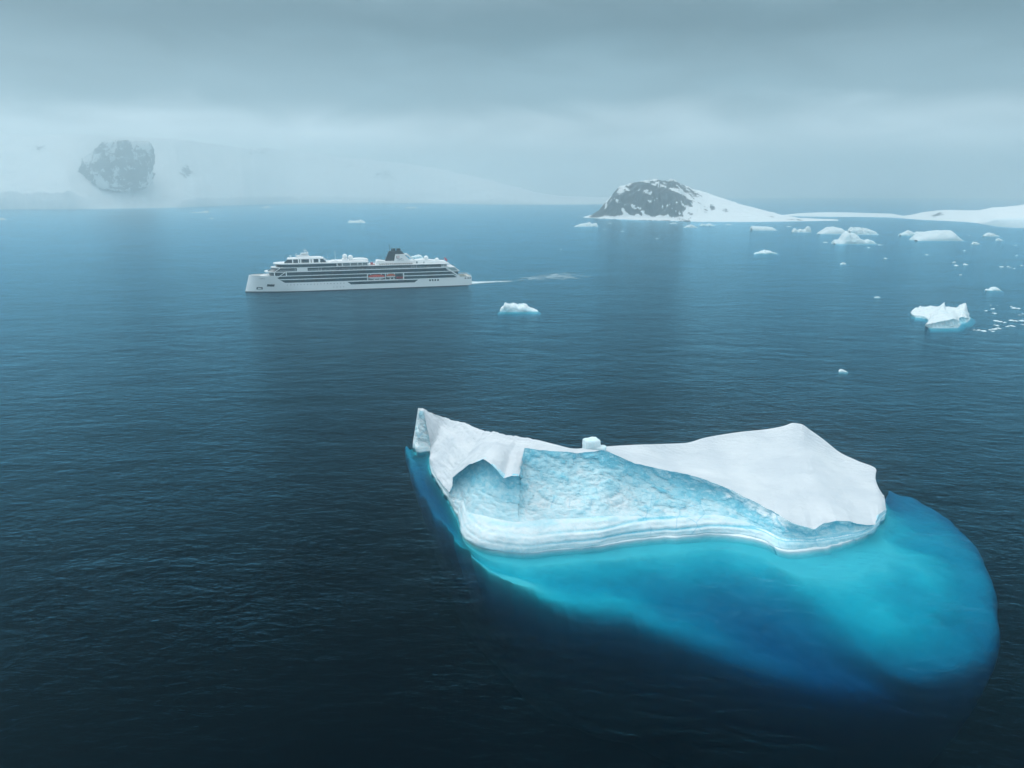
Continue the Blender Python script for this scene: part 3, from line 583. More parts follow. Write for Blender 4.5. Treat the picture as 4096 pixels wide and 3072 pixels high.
# the jagged berg on the right: broad, with two horns, a bitten bay on its left and a blue undercut
def jagged():
    n = 200; t = np.linspace(0, 20, n)
    q = lambda pts: [(k, 900+x/24.576, 295+y/24.576) for k, x, y in pts]      # read off an enlargement of the photograph
    Wj = q([(0,270,450),(1,300,510),(2,380,545),(3,520,560),(4,640,585),(5,720,625),(6,735,665),(7,640,730),(8,640,775),(9,700,805),(10,800,815),(11,1000,812),(12,1200,812),(13,1330,810),(14,1420,800),(15,1470,760),(16,1500,705),(17,1600,690),(18,1660,660),(19,1725,590),(20,1700,520)])
    Lj = q([(0,268,415),(1,290,470),(2,370,500),(3,500,510),(4,620,535),(5,735,600),(6,790,665),(7,690,700),(8,625,730),(9,650,720),(10,790,690),(11,990,650),(12,1170,610),(13,1300,580),(14,1400,600),(15,1440,640),(16,1450,560),(17,1540,530),(18,1640,560),(19,1715,560),(20,1690,500)])
    Rj = q([(0,280,390),(1,390,300),(2,440,310),(3,500,280),(4,560,295),(5,690,280),(6,740,258),(7,900,283),(8,960,272),(9,1020,240),(10,1055,205),(11,1090,180),(12,1113,285),(13,1190,283),(14,1250,305),(15,1390,312),(16,1480,245),(17,1560,203),(18,1625,195),(19,1655,380),(20,1690,490)])
    wj = interp(Wj, t, False); Wp = np.array([gz(a, b) for a, b in wj]); lj = interp(Lj, t, False); rj = interp(Rj, t, False)
    Lp = np.array([gy(a, b, y) for (a, b), y in zip(lj, Wp[:, 1]+np.interp(t, [0, 6, 8, 14, 16, 20], [.8, 1.5, .4, 1., 3., .8]))])
    Yr = interp([(0, 513), (4, 521), (8, 523), (12, 519), (15, 513), (18, 506), (20, 497)], t)[:, 0]
    Rp = np.array([gy(a, b, max(y, l+.8)) for (a, b), y, l in zip(rj, Yr, Lp[:, 1])])
    Bp = Rp.copy(); Bp[:, 2] = -4; Bp[:, 1] += 6
    F2 = Wp.copy(); F2[:, 2] = -7; F2[:, 1] -= 1.0; F1 = Wp.copy(); F1[:, 2] = -2.0; F1[:, 1] -= 3.2; F1[:, 0] += np.interp(t, [0, 3, 10, 18, 20], [-2.5, -1, 0, 2.0, 2.5])
    parts = [lerp_rows(F2, F1, 6, False)[0], lerp_rows(F1, Wp, 8, False)[0], lerp_rows(Wp, Lp, 16, False)[0], lerp_rows(Lp, Rp, 40, False)[0], lerp_rows(Rp, Bp, 10)[0]]
    top_ = parts[3]; ker = np.exp(-np.linspace(-2, 2, 41)**2); ker /= ker.sum(); pad = np.pad(top_, ((0, 0), (20, 20), (0, 0)), mode='edge'); sm2 = sum(pad[:, k_:k_+n]*ker[k_] for k_ in range(41))
    w2 = (np.sin(np.pi*np.clip(np.linspace(0, 1, 40)*1.02, 0, 1))**.6)[:, None, None]; parts[3] = top_*(1-w2) + sm2*w2
    P = np.concatenate(parts); R0 = 14; k = np.zeros(len(P)); k[R0+3:R0+56] = 1; k = k[:, None]
    P[R0:R0+16, :, 1] += (np.sin(np.linspace(0, math.pi, 16))[:, None]*np.interp(t, [7, 15, 16.5, 18], [.3, .6, 2.2, .3])[None])
    nr = grid_normal(P)
    P += nr*(k*((cell(P*[1, 1, .5], 2.6, 5)[0]-.5)*.9 + fbm(P, 3.5, 4, .6, 6)*.8))[..., None]
    bl = np.zeros(P.shape[:2]) + .02; bl[R0:R0+16] = .16 + .35*np.exp(-((t-16.7)/1.)**2)[None] + .18*np.clip(fbm(P[R0:R0+16], 3, 3, .5, 8), 0, 1)
    bl[:R0] = .1
    o = np.array([P[..., 0].mean(), Wp[:, 1].mean(), 0]); ob = link('iceberg', grid_mesh('iceberg', P, {'blue': bl}, o), M['ice']); ob.location = o.tolist()
    tag(ob, 'jagged white iceberg with two horns beside the drifting ice on the right', 'iceberg')
jagged()
# fragments: drawn from a few shapes, each its own object
def frag_mesh(seed):
    n = 22; ph = np.linspace(0, 2*math.pi, n, endpoint=False); r = 1 + .3*fbm(np.stack([np.cos(ph)*1.6+seed, np.sin(ph)*1.6, 0*ph], -1), 1, 3, .6, seed)
    rows = [np.stack([np.cos(ph)*r*k*.5, np.sin(ph)*r*k*.5*.8, z+0*ph], -1) for k, z in ((.7, -.12), (1.04, -.03), (1.0, .02), (.9, .075), (.68, .11), (.35, .14), (.02, .15))]
    P = np.array(rows); P[3:, :, 2] *= (1 + .7*fbm(P[3:], .35, 3, .5, seed+40)); P[3:, :, 2] *= 1+.5*np.cos(ph-seed)[None]
    me = grid_mesh('ice_fragment', P, {'blue': np.full(P.shape[:2], .05)}, closed=True); me.materials.append(M['ice']); me.polygons.foreach_set('use_smooth', [True]*len(me.polygons)); return me
FM = [frag_mesh(k) for k in (2, 5, 9, 13)]
ORD = 'first second third fourth fifth sixth seventh eighth ninth tenth eleventh twelfth thirteenth fourteenth fifteenth sixteenth seventeenth eighteenth nineteenth twentieth twenty-first twenty-second twenty-third twenty-fourth twenty-fifth twenty-sixth twenty-seventh twenty-eighth'.split()
def frags(lst, where, group):
    for k, (x, y, w) in enumerate(sorted(lst)):
        label = ('leftmost' if k == 0 else 'rightmost' if k == len(lst)-1 else ORD[k] + ' from the left') + ' of the white ice fragments ' + where
        c = gz(x/4, y/4); wm = abs(gz((x+w/2)/4, y/4)[0]-gz((x-w/2)/4, y/4)[0])
        o = bpy.data.objects.new('ice_fragment', FM[(k*7+int(x)) % 4]); C.objects.link(o); o.location = c.tolist(); o.rotation_euler = (0, 0, ((k*37) % 60-30)*.01)
        hs = np.clip(4.5/max(wm, .1), .35, 1.0); o.scale = (wm, wm*(.7+.35*((k*5+int(y)) % 5)), wm*hs*(.6+.2*((k*3) % 4))); tag(o, label, 'ice fragment', group)
frags([(3963,1221,6),(3989,1221,6),(3944,1243,10),(3971,1236,17),(3977,1253,15),(4045,1226,9),(4056,1233,14),(4074,1234,12),(4078,1260,11),(4092,1256,9),(3986,1284,15),(4002,1287,14),(4019,1290,16),(4046,1282,16),(4064,1285,20),(4086,1283,18),
       (4093,1299,9),(3980,1301,10),(3991,1303,12),(4030,1306,16),(4050,1304,16),(3897,1320,12),(3914,1321,16),(3935,1324,18),(3962,1320,16),(3978,1317,20),(3996,1314,14),(3972,1326,14)],
      'drifting right of the jagged iceberg', 'drift ice right of the jagged iceberg')
frags([(3816,1050,14),(3826,1063,16),(3863,1059,17),(3842,1100,12),(4006,1068,14),(4032,1067,9),(4041,1071,7),(4057,1075,12),(4025,1051,7),(4088,1063,10),(4066,1023,9),(3857,1003,12),(3710,1020,18),(4061,981,13),(3877,941,7)],
      'on the water below the snow shelf', 'ice fragments below the snow shelf')
frags([(3475,991,15),(3302,970,20),(3522,980,22),(3543,1035,14),(3157,907,20),(2915,899,26)], 'among the icebergs right of the island', 'ice fragments by the right hand icebergs')
frags([(2321,864,14),(2438,893,16),(2417,919,12),(2489,926,14),(2629,955,14),(2740,940,8),(2244,997,7),(1930,836,16),(2148,835,14)], 'on the water before the island', 'ice fragments by the island')
#SECTION_SHIP
# ------------------------------------------------------------------ the ship: local x runs from the bow aft, -y is the side towards us
bowp = gz(245.2, 291.9); YAW = math.radians(15.5)
ship = empty('cruise_ship', bowp.tolist(), YAW)
tag(ship, 'white expedition cruise ship with dark window bands and black funnel sailing left', 'ship')
white = paint('ship_white', (.88, .88, .88), .35, .03, .05)
cream = paint('deck_cream', (.62, .60, .55), .6, .1, .4)
navy = paint('boot_stripe', (.012, .018, .04), .4)
black = paint('funnel_and_shade_black', (.004, .012, .024), .35, .15)
red = paint('rescue_orange', (.72, .05, .02), .4, .1); crim = paint('crane_red', (.45, .02, .03), .4, .1)
grey = paint('machinery_grey', (.28, .30, .31), .5, .15); ink = paint('lettering_navy', (.015, .02, .05), .5, .02); rose = paint('emblem_red', (.50, .12, .16), .5, .02)
def glassm():
    m, nt, out = mat('window_glass'); g = NT(nt)
    v = g.n('ShaderNodeTexVoronoi', {'Vector': g.pos((.33, .05, .31)), 'Scale': 1.0, 'Randomness': .55}, feature='F1')
    c = g.mix(g.n('ShaderNodeSeparateColor', {0: v.outputs['Color']}).outputs[0], (.002, .012, .022, 1), (.006, .045, .07, 1))
    b = g.n('ShaderNodeBsdfPrincipled', {'Base Color': c, 'Roughness': .12}); nt.links.new(b.outputs[0], out.inputs[0]); return m
glass = glassm()
LEN, BEAM = 202.0, 11.75
def hb(s, z):
    st = .30*max(z, 0) if z > 0 else -.15*z; L_ = 58 - 1.9*max(min(z, 15), -2); p = 1.75 + .07*max(min(z, 15), 0)
    t = min(max((s-st)/L_, 0), 1); w = BEAM*(1-(1-t)**p)**(1/1.25)
    if s > 150: w -= .35*((s-150)/52)**2
    return w
def ztop(s):
    if s < 178.4: return 14.15 + .5*max(0, 1-s/18)
    if s < 189.6: return 14.15 + (8.75-14.15)*(s-178.4)/11.2
    return 8.75
ss = sorted(set([0, .4, .9, 1.5, 2.2, 3, 3.6, 4.3, 5, 6, 7.5, 9, 11, 13, 15.5, 18, 21, 24, 28, 32, 36, 40, 45, 50, 56, 62] + list(range(70, 176, 6)) + [106, 138.4, 178.4, 182, 186, 189.6, 193, 196, 199, 200.6, 201.6, 202]))
BAY = (106, 138.4, 7.9, 13.6)
def hull_rows(zs, smin=None):
    P = np.zeros((len(zs), len(ss), 3))
    for j_, s in enumerate(ss):
        zt = ztop(s)
        for i_, z in enumerate(zs):
            zz = min(z, zt) if z > .6 else z
            zb = -5.5 if s < 160 else -5.5 + 6.6*((s-160)/42)**1.6
            zz = max(zz, zb); st = .30*max(zz, 0) if zz > 0 else -.15*zz
            P[i_, j_] = (max(s, st), -hb(max(s, st), zz), zz)
    return P
def side_pair(P, skip=None):
    mb = MB(); R_, N_ = P.shape[:2]
    for sg in (1, -1):
        vs = (P*[1, sg, 1]).reshape(-1, 3)
        fs = []
        for i_ in range(R_-1):
            for j_ in range(N_-1):
                c = P[i_:i_+2, j_:j_+2].reshape(-1, 3); m_ = c.mean(0)
                if np.ptp(c[:, 2]) < 1e-4 or np.ptp(c[:, 0]) < 1e-4: continue
                if skip and skip[0] < m_[0] < skip[1] and skip[2] < m_[2] < skip[3]: continue
                fs.append((i_*N_+j_, i_*N_+j_+1, (i_+1)*N_+j_+1, (i_+1)*N_+j_))
        mb.add(vs, fs)
    return mb
hz = [.55, 1.5, 3, 4.5, 6, 7.9, 9.8, 11.7, 13.6, 14.15, 15.2]
hp = hull_rows(hz); mb = side_pair(hp, BAY)
tr = [(202, -hb(202, z), z) for z in (1.1, 4, 8.75)]; mb.add([(a, b, c) for a, b, c in tr] + [(a, -b, c) for a, b, c in tr], [(0, 1, 4, 3), (1, 2, 5, 4)])
mb.build('hull', white, ship, True, stuff=True)
side_pair(hull_rows([-5.5, -3, -1.2, -.4, .55])).build('boot_stripe', navy, ship, True, stuff=True)
# main deck inside the bulwark, bow to stern
def deckplate(name, z, s0, s1, inset, m_, n=40):
    mb = MB(); xs = np.linspace(s0, s1, n); o = [(x, -max(hb(x, z)-inset, .02)) for x in xs] + [(x, max(hb(x, z)-inset, .02)) for x in xs[::-1]]
    mb.loft(o, z-.3, o, z); return mb.build(name, m_, ship)
deckplate('fore_deck', 13.1, 4.6, 40, .25, cream); deckplate('aft_deck', 7.9, 178, 201.7, .3, cream, 10)
# rim along the bulwark
mb = MB()
for sg in (-1, 1):
    pts = [(s, sg*hb(s, ztop(s)), ztop(s)+.05) for s in np.linspace(4.5, 178, 60)]
    mb.strip(pts, .5, .35)
mb.build('bulwark_rim', white, ship)
# dark window bands in the hull, drawn as strips that follow its curve
def band(name, poly_top, poly_bot, off=.07, n=70, cuts=()):
    mb = MB(); (s0t, zt0), (s1t, zt1) = poly_top; (s0b, zb0), (s1b, zb1) = poly_bot
    for sg in (-1, 1):
        vs = []; 
        for k in range(n+1):
            f = k/n; st_, sb_ = s0t+(s1t-s0t)*f, s0b+(s1b-s0b)*f; zt_, zb_ = zt0+(zt1-zt0)*f, zb0+(zb1-zb0)*f
            for i_ in range(3):
                e = i_/2; s = st_*(1-e)+sb_*e; z = zt_*(1-e)+zb_*e; vs.append((s, sg*(hb(s, z)+off), z))
        mb.add(vs, [(k*3+i_, k*3+3+i_, k*3+4+i_, k*3+1+i_) for k in range(n) for i_ in range(2)])
    return mb.build(name, glass, ship, True)
b_ = 'window_band'
band(b_, ((88.0, 7.25), (151.6, 7.25)), ((91.2, 4.9), (148.2, 4.9)))
band(b_, ((30.8, 10.6), (105.5, 10.6)), ((34.7, 8.2), (105.5, 8.2))); band(b_, ((138.9, 10.6), (184.8, 10.6)), ((138.9, 8.2), (188.0, 8.2)))
band(b_, ((31.0, 13.7), (105.5, 13.7)), ((30.2, 11.4), (105.5, 11.4))); band(b_, ((28.4, 12.6), (31.0, 13.7)), ((28.4, 12.55), (30.2, 11.4)), n=4); band(b_, ((138.9, 13.7), (180.6, 13.7)), ((138.9, 11.4), (183.6, 11.4)))
# white strips between the bands stand a little proud
mb = MB()
for z, s0, s1 in ((7.6, 88, 187.5), (10.98, 30, 185), (14.05, 28, 179.5)):
    for sg in (-1, 1):
        for (q0, q1) in ((s0, 105.6), (138.8, s1)) if z < 14 else ((s0, s1),):
            xs = np.linspace(q0, q1, 40)
            mb.strip([(a, sg*(hb(a, z)+.12), z) for a in xs], .34, .42)
mb.build('deck_strip', white, ship)
# boat bay: floor, ceiling, back wall, end posts
for sg in (-1, 1):
    y = lambda a: sg*a
    mb = MB(); mb.box(106, 138.4, min(y(7.6), y(7.2)), max(y(7.6), y(7.2)), 7.9, 13.6); mb.build('boat_bay_wall', paint('bay_wall', (.05, .11, .13), .5, .4, .8), ship)
    mb = MB(); mb.box(106, 138.4, min(y(7.6), y(11.6)), max(y(7.6), y(11.6)), 7.6, 7.95); mb.box(106, 138.4, min(y(7.6), y(11.85)), max(y(7.6), y(11.85)), 13.55, 14.1)
    for x in (106.0, 122.0, 138.2): mb.box(x-.3, x+.3, min(y(11.0), y(11.85)), max(y(11.0), y(11.85)), 7.95, 13.55)
    mb.build('boat_bay_frame', white, ship)
    mb = MB()
    for x in (109, 118.5, 124, 130.3): mb.box(x-.35, x+.35, min(y(9.4), y(11.5)), max(y(9.4), y(11.5)), 12.6, 13.5); mb.bar((x, y(8.4), 13.3), (x, y(11.3), 12.7), .3)
    mb.build('davit', white, ship)
    mb = MB()
    for x in (126.4, 129.6): mb.box(x-.6, x+.6, min(y(9.9), y(11.2)), max(y(9.9), y(11.2)), 7.96, 9.5)
    for x in (112, 117): mb.rev([(.35, -.8), (.5, -.5), (.5, .5), (.35, .8)], x, y(11), 8.3, 10)
    mb.build('locker', white, ship)
# superstructure
def plan(apex, full, beam, rear, n=16, pw=2.2):
    o = []
    for k in range(n+1):
        a = math.pi/2*k/n; o.append((full-(full-apex)*math.cos(a)**(2/pw), -beam*math.sin(a)**(2/pw)))
    p = o + [(rear, -beam)]; return p + [(x, -y_) for x, y_ in p[::-1]]
def tier(name, m_, z0, z1, a0, f0, b0_, r0, a1=None, f1=None, b1=None, r1=None):
    mb = MB(); mb.loft(plan(a0, f0, b0_, r0), z0, plan(a1 or a0, f1 or f0, b1 or b0_, r1 or r0), z1); return mb.build(name, m_, ship)
tier('window_band', glass, 14.1, 17.2, 21.5, 37, 11.45, 180.0, r1=177.2)
tier('deck_slab', white, 13.2, 14.2, 13.5, 31, 11.0, 60)                      # low terrace wall over the fore deck
tier('deck_slab', white, 17.2, 17.95, 17.6, 36, 11.85, 180.8)
mb = MB()
for sg in (-1, 1):
    for s in (26.5, 36.3): mb.box(s-.45, s+.45, sg*11.5-.3, sg*11.5+.3, 14.2, 17.2)
    mb.bar((30.8, sg*11.6, 14.3), (35.2, sg*11.6, 17.1), .5)
mb.build('deck_post', white, ship)
tier('bridge_windows', glass, 17.95, 20.8, 20.0, 36, 11.0, 31, 25.0, 40, 10.6, 31)
tier('window_band', glass, 17.95, 20.8, 27, 31, 9.9, 173.5)
tier('house_wall', white, 17.96, 20.75, 172, 173, 9.7, 179.0)
mb = MB()
for sg in (-1, 1):
    for s in (173.6, 175.1, 176.6, 178.0): mb.box(s-.45, s+.45, sg*9.72-.05, sg*9.72+.05, 18.4, 20.3)
mb.build('window', glass, ship)
mb = MB()
for sg in (-1, 1): mb.bar((26.9, sg*11.2, 18.0), (31.4, sg*11.2, 20.9), .9, .5); mb.box(45.5, 54.5, sg*11.0-.6, sg*11.0+.6, 17.96, 20.78)
mb.build('side_panel', white, ship)
mb = MB()
for sg in (-1, 1):
    for s in (44.0, 64, 66.2, 146.2, 148.2, 150.4): mb.box(s-.12, s+.12, sg*11.5-.12, sg*11.5+.12, 17.95, 20.8)
    mb.bar((31, sg*11.7, 19.0), (178.5, sg*11.7, 19.0), .10, .14)
    for s in range(58, 178, 4): mb.box(s-.06, s+.06, sg*11.7-.06, sg*11.7+.06, 17.95, 19.0)
tag(mb.build('railing', white, ship, stuff=True), kind='stuff')
tier('deck_slab', white, 20.8, 21.35, 23.2, 40, 11.85, 181.2)
tier('window_band', glass, 21.35, 23.9, 27.6, 42, 11.2, 79.7, 26.8, 42, 11.2, 79.7)
tier('deck_slab', white, 23.9, 24.75, 25.6, 42, 11.7, 107.6)
mb = MB(); mb.loft(plan(81, 82, 8.6, 106.5, 4), 21.36, plan(81, 82, 8.6, 106.5, 4), 23.88); mb.build('open_lounge', paint('lounge_dark', (.16, .22, .24), .4, .5, .6), ship)
mb = MB()
for sg in (-1, 1):
    for s in (80.0, 84.5, 91.5, 98, 102, 107): mb.box(s-.4, s+.4, sg*11.2-.3, sg*11.2+.3, 21.36, 23.89)
mb.build('deck_post', white, ship)
mb = MB()
for sg in (-1, 1):
    mb.bar((107.8, sg*11.6, 22.4), (180.5, sg*11.6, 22.4), .10, .14); mb.bar((80, sg*11.7, 22.3), (107, sg*11.7, 22.3), .1, .14)
    for s in range(110, 181, 4): mb.box(s-.07, s+.07, sg*11.6-.07, sg*11.6+.07, 21.36, 22.4)
tag(mb.build('railing', white, ship, stuff=True), kind='stuff')
# observation house on top
def house(name, m_, z0, z1, s0, s1, t0, t1, hw0, hw1=None):
    hw1 = hw1 or hw0; mb = MB(); mb.loft([(s0, -hw0), (s1, -hw0), (s1, hw0), (s0, hw0)], z0, [(t0, -hw1), (t1, -hw1), (t1, hw1), (t0, hw1)], z1); return mb.build(name, m_, ship, bevel=.12)
house('window_band', glass, 24.76, 27.8, 34.8, 71.0, 38.2, 68.0, 6.9, 6.6)
mb = MB()
for sg in (-1, 1):
    for s, w in ((42.4, .5), (47.4, .5), (49.2, .5), (57.0, .7), (59.3, .9), (65, .8)): mb.box(s-w, s+w, sg*6.92-.14, sg*6.92+.14, 24.8, 27.8)
    mb.bar((72.4, sg*7.0, 24.8), (68.4, sg*6.8, 28.3), .9, .4)
mb.build('window_post', white, ship)
house('roof', white, 27.8, 28.6, 37.4, 68.6, 38.0, 68.2, 7.3)
house('roof', white, 28.6, 29.3, 46, 67.0, 49, 66.2, 5.6)
# radar mast: raked tower, platforms, scanners, aerials
mb = MB(); mb.loft([(44.5, -2.6), (58, -2.6), (58, 2.6), (44.5, 2.6)], 28.6, [(49.5, -1.3), (55.5, -1.3), (55.5, 1.3), (49.5, 1.3)], 31.6)
mb.slab([(45, 29.9), (45, 30.4), (50, 31.3), (54, 31.6), (54, 31.0), (50, 30.6)], -2.3, 2.3)
mb.box(49.2, 56.2, -2.6, 2.6, 32.2, 32.7); mb.loft([(50.5, -1), (54.5, -1), (54.5, 1), (50.5, 1)], 31.4, [(51.5, -.7), (54.5, -.7), (54.5, .7), (51.5, .7)], 32.3)
for s, y_, h in ((45.4, 0, 1.9), (52.6, -1, 3.6), (53.4, .6, 4.4), (54.3, -.2, 3.0)): mb.bar((s, y_, 30.4 if s < 50 else 32.6), (s, y_, (30.4 if s < 50 else 32.6)+h), .28)
mb.bar((44.6, -1.6, 32.0), (46.2, 1.6, 32.0), .3, .3); mb.bar((52, -1.5, 34.8), (54.8, 1.0, 34.8), .3, .25)
mb.rev([(.1, -.6), (.55, -.35), (.65, 0), (.5, .4), (.1, .6)], 55.2, -.8, 33.3, 10)
mb.build('radar_mast', white, ship, stuff=True)
mb = MB(); mb.rev([(.14, 0), (.14, 1.6), (.9, 1.75), (1.0, 2.1), (.15, 1.95)], 40.5, -2, 28.6, 12); mb.build('searchlight', white, ship)
mb = MB(); mb.bar((79, -5.7, 24.7), (79, -5.7, 34.4), .30); mb.bar((72.5, -5.7, 24.7), (72.5, -5.7, 31.5), .14); mb.box(78, 80, -6.5, -4.9, 24.75, 26.2)
mb.build('aerial', white, ship)
# deck houses amidships, radomes
house('deck_house', white, 24.75, 25.6, 74, 108, 76, 106, 7.6); house('deck_house', white, 25.6, 27.1, 84.6, 90, 85, 89.6, 5.4)
mb = MB(); n = 14
for k in range(n):
    a0_, a1_ = math.pi*k/n, math.pi*(k+1)/n
    f = lambda a, sc: (100-8.2*math.cos(a)*sc, 25.5+1.6*math.sin(a)*sc)
    mb.add([(f(a0_, 1)[0], -5.5, f(a0_, 1)[1]), (f(a1_, 1)[0], -5.5, f(a1_, 1)[1]), (f(a1_, 1)[0], 5.5, f(a1_, 1)[1]), (f(a0_, 1)[0], 5.5, f(a0_, 1)[1])], [(0, 1, 2, 3)])
arc = [(100-8.2*math.cos(math.pi*k/n), 25.5+1.6*math.sin(math.pi*k/n)) for k in range(n+1)]
mb.add([(x, -5.5, z) for x, z in arc], [tuple(range(n+1))]); mb.add([(x, 5.5, z) for x, z in arc], [tuple(range(n+1))]); mb.build('pool_roof', white, ship, stuff=True)
def radome(s, y_, z, r):
    mb = MB(); mb.rev([(.02, r)] + [(r*math.sin(a), r*math.cos(a)) for a in np.linspace(.2, 2.55, 12)] + [(r*.45, -r*1.0), (r*.42, -r*1.7)], s, y_, z, 20); o_ = mb.build('radome', white, ship, True)
for a in ((87.4, -3.75, 29.3, 2.15), (92.3, -3.75, 28.0, 2.35), (160.7, -3.75, 26.0, 2.2), (170.8, -3.75, 23.95, 2.05)): radome(*a)
# after deck house with sloping end
mb = MB(); mb.slab([(114.6, 21.36), (115.4, 24.7), (117, 25.0), (123, 24.1), (150, 24.2), (158, 24.9), (163, 24.3), (173, 23.2), (179, 22.5), (181.0, 21.36)], -6.4, 6.4); mb.build('deck_house', white, ship)
mb = MB(); mb.box(151.0, 152.4, -6.48, -6.3, 21.4, 23.3); mb.box(157.8, 158.6, -6.46, -6.3, 21.5, 23.0); mb.build('door', paint('door_grey', (.10, .16, .18), .4), ship)
# funnel
mb = MB()
mb.loft([(123.2, -3.2), (146, -3.2), (146, 3.2), (123.2, 3.2)], 24.0, [(127.2, -2.3), (138.6, -2.3), (138.6, 2.3), (127.2, 2.3)], 32.8); fun = mb.build('funnel', black, ship, bevel=.15)
mb = MB()
for s in (130.0, 131.4, 132.7, 134.8, 136.1, 137.3):
    for y_ in (-.9, .9): mb.rev([(.55, 0), (.55, 2.1), (.62, 2.15), (.62, 2.35)], s, y_, 32.7, 10)
mb.build('exhaust_pipe', black, fun)
mb = MB(); mb.bar((127.9, 0, 32.6), (127.9, 0, 38.2), .26); mb.bar((127.2, 0, 36.6), (128.6, 0, 36.6), .15); mb.rev([(.05, 0), (.3, .15), (.3, .4), (.05, .55)], 127.9, 0, 38.0, 8); mb.build('funnel_mast', black, fun, stuff=True)
for sg in (-1, 1):
    y0, y1 = sorted((sg*5.9, sg*5.5))
    mb = MB(); mb.slab([(131.0, 24.0), (132.0, 29.2), (132.6, 29.9), (140.4, 29.9), (146.2, 24.0)], y0, y1); pan = mb.build('emblem_panel', white, fun, bevel=.06)
    mb = MB(); mb.slab([(141.8, 29.9), (144.2, 29.9), (150.8, 24.1), (149.0, 24.1)], y0, y1); mb.slab([(132.6, 29.5), (144.2, 29.5), (144.2, 29.95), (132.6, 29.95)], min(y0, sg*2.5), max(y1, sg*2.5)); mb.build('funnel_strut', white, fun)
    ysurf = sg*5.925
    # emblem: dark keel curve under a fan of red strokes
    mb = MB()
    def stroke(pts, w, mbx):
        vs = []
        for k, (a, z) in enumerate(pts):
            d = Vector((pts[min(k+1, len(pts)-1)][0]-pts[max(k-1, 0)][0], 0, pts[min(k+1, len(pts)-1)][1]-pts[max(k-1, 0)][1])).normalized(); nx, nz = -d.z*w/2, d.x*w/2
            vs += [(a+nx, ysurf, z+nz), (a-nx, ysurf, z-nz)]
        mbx.add(vs, [(2*k, 2*k+1, 2*k+3, 2*k+2) for k in range(len(pts)-1)])
    stroke([(133.3, 28.3), (133.4, 27.2), (133.9, 26.3), (134.8, 25.9), (136.2, 25.75), (137.6, 25.95), (138.5, 26.5)], .42, mb); mb.build('emblem_keel', ink, pan)
    mb = MB()
    for k in range(5): stroke([(134.0+.55*k+.45*math.cos(a), 27.9+1.35*math.sin(a)) for a in np.linspace(math.pi*.72, math.pi*1.35, 7)], .2, mb)
    mb.build('emblem_stroke', rose, pan)
    cu = bpy.data.curves.new('lettering', 'FONT'); cu.body = 'VIKING'; cu.size = 1.55; cu.extrude = .02; cu.space_character = 1.25
    to = bpy.data.objects.new('lettering', cu); C.objects.link(to)
    to.rotation_euler = (math.pi/2, 0, 0 if sg < 0 else math.pi); to.location = (133.8 if sg < 0 else 139.6, sg*5.94, 24.25)
    bpy.context.view_layer.update(); dg = bpy.context.evaluated_depsgraph_get(); me = bpy.data.meshes.new_from_object(to.evaluated_get(dg)); mtx = to.matrix_world.copy(); bpy.data.objects.remove(to)
    me.transform(mtx); me.materials.clear(); link('lettering', me, ink, pan, False)
# name on the bow, following the flare
cu = bpy.data.curves.new('bow_lettering', 'FONT'); cu.body = 'VIKING'; cu.size = 1.2; cu.extrude = .01; cu.space_character = 1.15
to = bpy.data.objects.new('bow_lettering', cu); C.objects.link(to); bpy.context.view_layer.update(); dg = bpy.context.evaluated_depsgraph_get(); me = bpy.data.meshes.new_from_object(to.evaluated_get(dg)); bpy.data.objects.remove(to)
for v in me.vertices:
    s, z = 13.6 + v.co.x, 11.6 + v.co.y; v.co = (s, -hb(s, z)-.07, z)
me.materials.clear(); link('bow_lettering', me, ink, ship, False)
# bow recesses (flat patches, their shade painted black), portholes, after windows, rubbing strake
def patch(name, quad, m_, off=.06, n=5, parent=ship):
    mb = MB()
    for sg in (-1, 1):
        vs = []
        for i_ in range(n+1):
            for k in range(n+1):
                a, b = i_/n, k/n; s = (quad[0][0]*(1-a)+quad[1][0]*a)*(1-b)+(quad[3][0]*(1-a)+quad[2][0]*a)*b; z = (quad[0][1]*(1-a)+quad[1][1]*a)*(1-b)+(quad[3][1]*(1-a)+quad[2][1]*a)*b
                vs.append((s, sg*(hb(s, z)+off), z))
        mb.add(vs, [(i_*(n+1)+k, (i_+1)*(n+1)+k, (i_+1)*(n+1)+k+1, i_*(n+1)+k+1) for i_ in range(n) for k in range(n)])
    return mb.build(name, m_, parent)
patch('mooring_recess_shade', [(18.9, 5.2), (25.3, 5.0), (25.8, 6.9), (19.6, 7.1)], black); ap = patch('anchor_pocket_shade', [(9.8, 2.4), (15.4, 2.5), (15.3, 4.5), (10.4, 4.5)], black)
patch('anchor', [(11.2, 2.9), (13.9, 3.0), (14.6, 3.45), (11.2, 4.0)], white, .14, parent=ap)
patch('recess_visor', [(19.6, 7.5), (28.6, 7.5), (28.6, 7.7), (19.6, 7.7)], white, .2)
for s in np.arange(36.5, 86, 2.85): patch('porthole', [(s-.25, 6.0), (s+.25, 6.0), (s+.25, 6.5), (s-.25, 6.5)], glass, .05, 1)
for s in (75.9, 78.7, 81.5, 84.4): patch('porthole', [(s-.25, 2.8), (s+.25, 2.8), (s+.25, 3.3), (s-.25, 3.3)], glass, .05, 1)
for s in (162.6, 165.0, 167.5, 170.0): patch('window', [(s-.75, 5.5), (s+.75, 5.5), (s+.75, 7.1), (s-.75, 7.1)], glass, .06, 1)
for s in (196.0, 198.6, 200.6): patch('window', [(s-.7, 6.6), (s+.7, 6.6), (s+.7, 7.6), (s-.7, 7.6)], glass, .06, 1)
